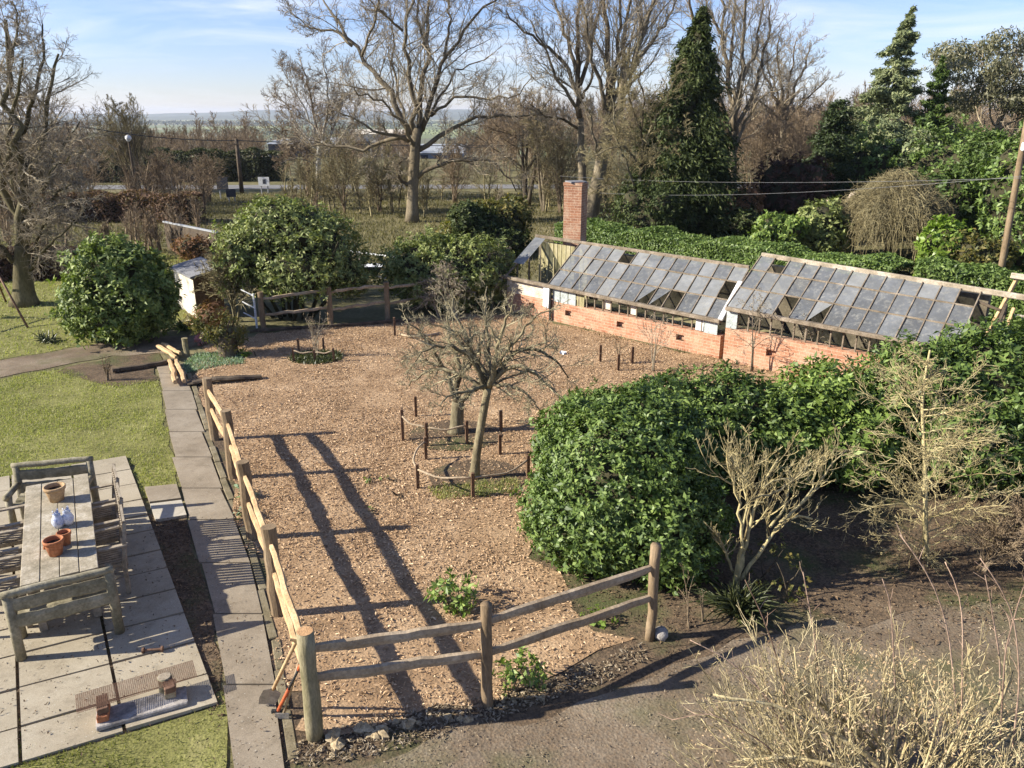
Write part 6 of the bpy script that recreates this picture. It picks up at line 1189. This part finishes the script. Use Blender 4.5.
for pts, dy, r0, r1 in (([(733, 150), (722, 100), (705, 55), (692, 10), (685, -30)], -1.5, .17, .05), ([(734, 140), (731, 90), (724, 40), (718, -20)], 1.5, .18, .05), ([(735, 130), (742, 80), (745, 35), (748, -25)], -1, .17, .05), ([(735, 135), (752, 95), (765, 50), (772, 5)], 1, .14, .04), ([(732, 160), (745, 120), (762, 97), (785, 86)], -1.5, .11, .03), ([(731, 130), (712, 100), (690, 80), (672, 62)], 2, .11, .03), ([(742, 80), (756, 55), (760, 20), (765, -20)], 2, .10, .03), ([(724, 40), (710, 15), (700, -20)], 1, .09, .03), ([(733, 120), (728, 60), (735, 10), (735, -30)], 3, .12, .04)):
    L_.append((trace(pts, Y, dy, .12, int(abs(pts[-1][0]))), r0, r1))
p = flat(atY(732, 222, Y)); tree_from('bare_tree', 'wide bare tree whose crown rises behind the dark conifer', 'tree', p, [p]+trace([(732, 190), (733, 140)], Y), (.30, .2), L_, FINE, M['bark_oak'], M['twig_silver'], 254, .009)
Y = 55.0; L_ = []
for pts, dy, r0, r1 in (([(784, 120), (772, 90), (760, 65), (752, 48)], 1, .13, .04), ([(784, 118), (781, 80), (776, 55), (780, 38)], -1, .13, .04), ([(785, 118), (795, 88), (806, 62), (811, 46)], 1, .12, .04), ([(785, 122), (800, 104), (816, 90), (828, 78)], -1, .10, .03), ([(784, 124), (768, 108), (754, 98), (745, 92)], -1, .10, .03), ([(785, 110), (790, 75), (795, 50), (797, 38)], 2, .10, .03), ([(784, 112), (770, 75), (766, 52), (764, 42)], 2, .09, .03), ([(785, 128), (800, 120), (815, 112), (825, 108)], 1, .07, .02)):
    L_.append((trace(pts, Y, dy, .12, int(abs(pts[-1][0]))), r0, r1))
p = flat(atY(781, 200, Y)); tree_from('bare_tree', 'smaller rounded bare tree standing against the sky right of the dark conifer', 'tree', p, [p]+trace([(781, 165), (784, 120)], Y), (.26, .18), L_, [(13, .15, 1, 42, .46, 6, .14, .05, .36), (10, .1, 1, 42, .5, 4, .15, .05, .5), (6, .1, 1, 40, .55, 3, .14, .05, .6)], M['bark_oak'], M['twig_silver'], 255, .010)
# the tree over the left lawn
Y = 23.3; L_ = []
for pts, dy, r0, r1 in (([(22, 250), (20, 200), (18, 150), (15, 110), (10, 60), (6, 20)], -.6, .16, .04), ([(24, 245), (30, 200), (36, 160), (48, 120), (54, 80), (56, 50)], .6, .13, .03), ([(20, 240), (8, 200), (-5, 150), (-15, 90), (-20, 30)], .8, .13, .03), ([(26, 270), (34, 262), (44, 250), (58, 238), (72, 222)], -.8, .07, .02), ([(24, 240), (40, 215), (56, 195), (72, 180), (82, 185)], -.4, .08, .02), ([(20, 200), (8, 170), (10, 130), (18, 95), (20, 55)], -1, .09, .025), ([(22, 230), (34, 190), (50, 160), (68, 140), (78, 120)], .8, .08, .02), ([(18, 150), (28, 115), (38, 85), (42, 50), (45, 25)], .4, .08, .02), ([(14, 262), (4, 250), (-10, 240), (-30, 235)], -.6, .09, .03), ([(10, 60), (16, 35), (18, 15), (12, 0)], .3, .04, .015), ([(24, 260), (38, 240), (50, 205), (66, 205)], -1.2, .06, .018), ([(20, 215), (40, 190), (62, 160), (85, 150)], -.9, .06, .016)):
    L_.append((trace(pts, Y, dy, .07, int(abs(pts[-1][0]))), r0, r1))
p = at(25, 305); tree_from('lawn_tree', 'mossy trunked bare tree with drooping twigs over the left lawn', 'tree', p, trace([(25, 305), (23, 280), (22, 245)], Y), (.34, .2), L_, [(17, .1, 1, 52, .42, 6, .18, .0, .34), (12, .1, 1, 46, .5, 5, .2, -.01, .5), (7, .1, 1, 42, .55, 3, .2, -.02, .65)], M['bark_moss'], M['twig_silver'], 256, .005)
# slimmer trees farther off
p = at(319, 200); L_ = []; Y = p[1]
for pts, dy, r0, r1 in (([(319, 150), (317, 130), (312, 100), (300, 60)], 1, .11, .03), ([(320, 148), (326, 120), (330, 90), (322, 55)], -1, .10, .03), ([(318, 150), (300, 130), (285, 105), (272, 92)], 1, .08, .025), ([(318, 158), (298, 143), (280, 135), (266, 130)], -1, .07, .02), ([(320, 150), (336, 125), (345, 95), (340, 70)], 1.5, .08, .025), ([(320, 158), (340, 140), (352, 120), (356, 100)], -1.5, .07, .02), ([(318, 140), (305, 110), (288, 80), (280, 65)], -1, .07, .02), ([(319, 165), (305, 160), (292, 158), (280, 163)], -1.5, .05, .02)): L_.append((trace(pts, Y, dy, .1, int(pts[-1][0])), r0, r1))
tree_from('slim_birch', 'slim pale trunked birch left of the oak', 'tree', p, trace([(319, 200), (318, 175), (319, 146)], Y), (.19, .14), L_, [(14, .15, 1, 42, .46, 6, .16, .04, .36), (11, .1, 1, 42, .5, 5, .18, .03, .5), (8, .1, 1, 40, .55, 3, .18, .0, .6)], M['birch'], M['twig_brown'], 257, .010)
p = at(137, 192); bare_tree('bare_tree', 'many stemmed bare tree around the street lamp by the road', 'tree', p, 6.6, 258, M['bark_oak'], M['twig_olive'], .1, .10, 10, 26, .55, .06, .010, [(12, .15, 1, 34, .45, 6, .12, .07, .4), (10, .1, 1, 36, .5, 4, .14, .06, .55)], stems=6)
p = flat(atY(524, 205, 50)); bare_tree('bare_tree', 'arching brown bare tree between the oak and the chimney', 'tree', p, 7.2, 259, M['bark_dark'], M['twig_brown'], .25, .14, 11, 48, .6, -.02, .009, [(13, .15, 1, 44, .46, 6, .2, .02, .36), (12, .1, 1, 42, .5, 4, .2, .02, .55)], stems=3)
p = flat(atY(545, 205, 47)); bare_tree('bare_tree', 'low tangled bare tree left of the slim tree behind the chimney', 'tree', p, 6.2, 260, M['bark_oak'], M['twig_olive'], .2, .12, 10, 46, .6, .02, .009, [(13, .15, 1, 44, .46, 6, .2, .02, .36), (12, .1, 1, 42, .5, 4, .2, .02, .55)], stems=2)
for i, (px, base, Y_, H_, lab) in enumerate(((380, 215, 47, 4.2, 'low olive thicket tree left of the oak trunk'), (345, 215, 46, 4.6, 'low olive thicket tree behind the broad evergreen'), (455, 215, 52, 4.0, 'low bare bush on the field right of the oak trunk'), (560, 215, 46, 4.6, 'bare bush behind the chimney, left side'), (700, 215, 50, 7.5, 'bare brown tree partly hidden by the dark conifer'), (760, 215, 48, 6.5, 'bare brown tree between the dark conifer and the yew'), (800, 215, 50, 6.2, 'bare brown tree behind the yew'), (210, 205, 52, 3.2, 'purple grey bare thicket left of the broad evergreen'), (165, 205, 50, 3.4, 'grey bare thicket behind the camellia'), (90, 210, 46, 5.0, 'grey bare thicket tree behind the left lawn'), (50, 210, 50, 7.0, 'bare grove tree behind the lawn tree, right one'), (-10, 210, 48, 7.4, 'bare grove tree behind the lawn tree, left one'), (640, 212, 49, 6.0, 'bare thicket tree behind the small pale twiggy tree'))):
    p = flat(atY(px, base, Y_)); bare_tree('thicket_tree', lab, 'tree', p, H_, 270+i, M['twig_brown'], M['twig_olive'] if i in (0, 1, 3, 12) else M['twig_brown'], .05, .035, 8, 38, .6, .03, .008, [(8, .1, 1, 42, .5, 5, .15, .03, .4), (8, .1, 1, 40, .55, 4, .16, .03, .6)], stems=6)

# ------------------------------------------------------------------ far woods, read as one brown mass
def woodland(name, label, x0, x1, y0, y1, n, h0, h1, mat, seed, rm, k1=12, k2=8):
    rg = np.random.default_rng(seed); X = rg.uniform(x0, x1, n); Yy = rg.uniform(y0, y1, n); ok = np.abs(X) < Yy*.95+12; pxx = 512+788*X/(Yy*.9455+1.8); ok &= ~((pxx > 206) & (pxx < 282) & (Yy < 62)) & ~((pxx > 62) & (pxx < 128) & (Yy < 60) & (Yy > 40)) & ~((pxx > 425) & (pxx < 525) & (Yy < 62) & (rg.random(len(X)) < .75)); ok &= ~((pxx > 408) & (pxx < 470) & (Yy < 140) & (Yy > 62)) & ~((pxx > 262) & (pxx < 356) & (Yy > 95) & (Yy < 150)); X, Yy = X[ok], Yy[ok]; n = len(X); H_ = rg.uniform(h0, h1, n)
    S_ = np.column_stack([X, Yy, ground_z(X, Yy)]); P, RR = branch(S_, np.column_stack([rg.normal(0, .08, (n, 2)), np.ones(n)]), H_, .06, 6, .05, .02, .3, rg); mb = MB(); mb.tubes(P, RR, 4, False)
    pos, d, par, rad, t = kids(P, RR, k1, rg, .12, 1, 36, .5); P1, R1 = branch(pos, d, H_[par]*.5*(1.1-t)*rg.uniform(.7, 1.2, len(t)), rm*1.4, 4, .14, .08, .4, rg); mb.tubes(P1, np.maximum(R1, rm), 3, False)
    pos, d, par, rad, t = kids(P1, R1, k2, rg, .1, 1, 38); LL = np.linalg.norm(P1[:, -1]-P1[:, 0], axis=1); P2, R2 = branch(pos, d, LL[par]*.55*rg.uniform(.6, 1.2, len(t)), rm, 2, .15, .06, .7, rg); mb.tubes(P2, np.maximum(R2, rm*.8), 3, False)
    o = mb.build(name, mat); tag(o, label, None, None, 'stuff'); return o
woodland('woodland', 'brown leafless wood along the far side of the road', -110, -2, 70, 125, 480, 3.0, 4.4, M['twig_brown'], 300, .013, 16, 12)
woodland('woodland', 'taller brown leafless wood behind the big bare trees', -2, 100, 68, 120, 330, 5.5, 8.0, M['twig_brown'], 304, .016, 16, 12)
woodland('woodland', 'grey brown leafless woods stretching to the plain', -230, 220, 130, 330, 620, 4.5, 8, M['twig_brown'], 301, .03, 14, 9)
woodland('roadside_thicket', 'bare purple grey thicket on the near side of the road', -60, -14, 46, 58, 130, 1.8, 3.0, M['twig_brown'], 302, .010, 16, 12)
woodland('roadside_thicket', 'bare brown thicket behind the evergreens on the right', 10, 75, 50, 66, 200, 5.0, 7.5, M['twig_brown'], 303, .012, 16, 12)
woodland('field_scrub', 'low grey brown scrub on the field beyond the camellia', -27, -9, 30, 45, 80, .9, 2.0, M['twig_brown'], 307, .008, 14, 12)
woodland('field_scrub', 'low olive scrub on the field between the oak and the chimney', -18, 14, 44, 60, 150, 1.2, 3.0, M['twig_olive'], 306, .010, 16, 12)
# far treelines of the plain
def treeline():
    rg = np.random.default_rng(305); mb = MB(); P = []; 
    for _ in range(70):
        y_ = rg.uniform(420, 2600); x_ = rg.uniform(-.8, .8)*y_; L = rg.uniform(60, 240)*y_/800; a = rg.normal(0, .15); k_ = int(L*2.2/ (y_/700)); s_ = rg.uniform(-.5, .5, k_)
        P.append(np.column_stack([x_+np.cos(a)*s_*L+rg.normal(0, 4, k_), y_+np.sin(a)*s_*L+rg.normal(0, 6, k_), -26+rg.uniform(0, 9, k_), np.full(k_, 2.4*y_/900)]))
    P = np.concatenate(P); mb.leaves(P[:, :3], unit(rg.normal(size=(len(P), 3))+np.array((0, -1, .5))), P[:, 3], P[:, 3]*.7, rg); o = mb.build('treeline', M['hill']); tag(o, 'dark lines of trees between the far fields', None, None, 'stuff')
treeline()
hedge('field_hedge', 'dark evergreen hedge across the road left of the roadside pole', [(-44, 68, 0), (-30, 69, 0), (-19.5, 70, 0)], 3.0, 2.5, 12000, .3, .14, M['dull_hedge'], 310)

# ------------------------------------------------------------------ haze
hz = bpy.data.meshes.new('haze'); mb = MB(); mb.box((0, 2975, 1.5), (13000, 6250, 58)); o = None
m = bpy.data.materials.new('thin air'); m.use_nodes = True; nt = m.node_tree
for nd in list(nt.nodes):
    if nd.type == 'BSDF_PRINCIPLED': nt.nodes.remove(nd)
pv_ = nt.nodes.new('ShaderNodeVolumePrincipled'); pv_.inputs['Color'].default_value = (.76, .84, .98, 1); pv_.inputs['Density'].default_value = .00013; pv_.inputs['Anisotropy'].default_value = .2
nt.links.new(pv_.outputs[0], nt.nodes['Material Output'].inputs['Volume']); m.volume_intersection_method = 'FAST' if hasattr(m, 'volume_intersection_method') else None
o = mb.build('haze', m); tag(o, None, None, None, 'stuff')

# ------------------------------------------------------------------ light, sky, camera
SUN_EL, SHADOW = R(29), R(8.5)          # shadows fall to the right and slightly away from the camera
sd = np.array((-math.cos(SHADOW)*math.cos(SUN_EL), -math.sin(SHADOW)*math.cos(SUN_EL), math.sin(SUN_EL)))
sl = bpy.data.lights.new('sun', 'SUN'); sl.energy = 5.0; sl.angle = R(.53); sl.color = (1, .93, .80)
so = bpy.data.objects.new('sun', sl); COL.objects.link(so); so.rotation_euler = Vector(tuple(sd)).to_track_quat('Z', 'Y').to_euler(); so.location = (-30, -5, 30)
w = bpy.data.worlds.new('World'); SC.world = w; w.use_nodes = True; nt = w.node_tree; bg = nt.nodes['Background']
sky = nt.nodes.new('ShaderNodeTexSky'); sky.sky_type = 'NISHITA'; sky.sun_disc = False; sky.sun_elevation = SUN_EL; sky.sun_rotation = math.atan2(sd[0], sd[1]); sky.air_density = 1.0; sky.dust_density = .15; sky.ozone_density = 4.0; sky.altitude = 50
tc = nt.nodes.new('ShaderNodeTexCoord'); mp = nt.nodes.new('ShaderNodeMapping'); mp.inputs['Scale'].default_value = (1.3, 1.3, 9); mp.inputs['Rotation'].default_value = (0, R(6), 0); nt.links.new(tc.outputs['Generated'], mp.inputs['Vector'])
n1 = noise(nt, 2.6, 7, .58, mp.outputs[0], .8); rr = ramp(nt, [(.45, (0, 0, 0)), (.58, (.3, .3, .3)), (.74, (.8, .8, .8))]); nt.links.new(n1.outputs['Fac'], rr.inputs['Fac'])
mp2 = nt.nodes.new('ShaderNodeMapping'); mp2.inputs['Scale'].default_value = (1, 1, 3.5); nt.links.new(tc.outputs['Generated'], mp2.inputs['Vector']); n2 = noise(nt, 1.4, 3, .5, mp2.outputs[0]); r2 = ramp(nt, [(.35, (.12, .12, .12)), (.62, (1, 1, 1))]); nt.links.new(n2.outputs['Fac'], r2.inputs['Fac'])
fac = mixc(nt, 1.0, rr.outputs[0], r2.outputs[0], 'MULTIPLY')
cloud = nt.nodes.new('ShaderNodeRGB'); cloud.outputs[0].default_value = (6.6, 7.0, 7.9, 1)
nt.links.new(mixc(nt, fac, mixc(nt, 1.0, sky.outputs[0], (.97, .94, 1.18), 'MULTIPLY'), cloud.outputs[0]), bg.inputs['Color']); bg.inputs['Strength'].default_value = .07
cam = bpy.data.cameras.new('camera'); cam.sensor_width = 36; cam.lens = 36*FOC/1024; cam.clip_start = .1; cam.clip_end = 20000
co = bpy.data.objects.new('camera', cam); COL.objects.link(co); co.location = (0, 0, EYE); co.rotation_euler = (math.pi/2-PIT, 0, 0); SC.camera = co
vs = SC.view_settings; vs.view_transform = 'Standard'; vs.look = 'None'; vs.gamma = 1; vs.use_curve_mapping = False; vs.exposure = 1.15
SC.cycles.volume_bounces = 0; SC.cycles.max_bounces = 6; SC.cycles.diffuse_bounces = 3; SC.cycles.transparent_max_bounces = 12
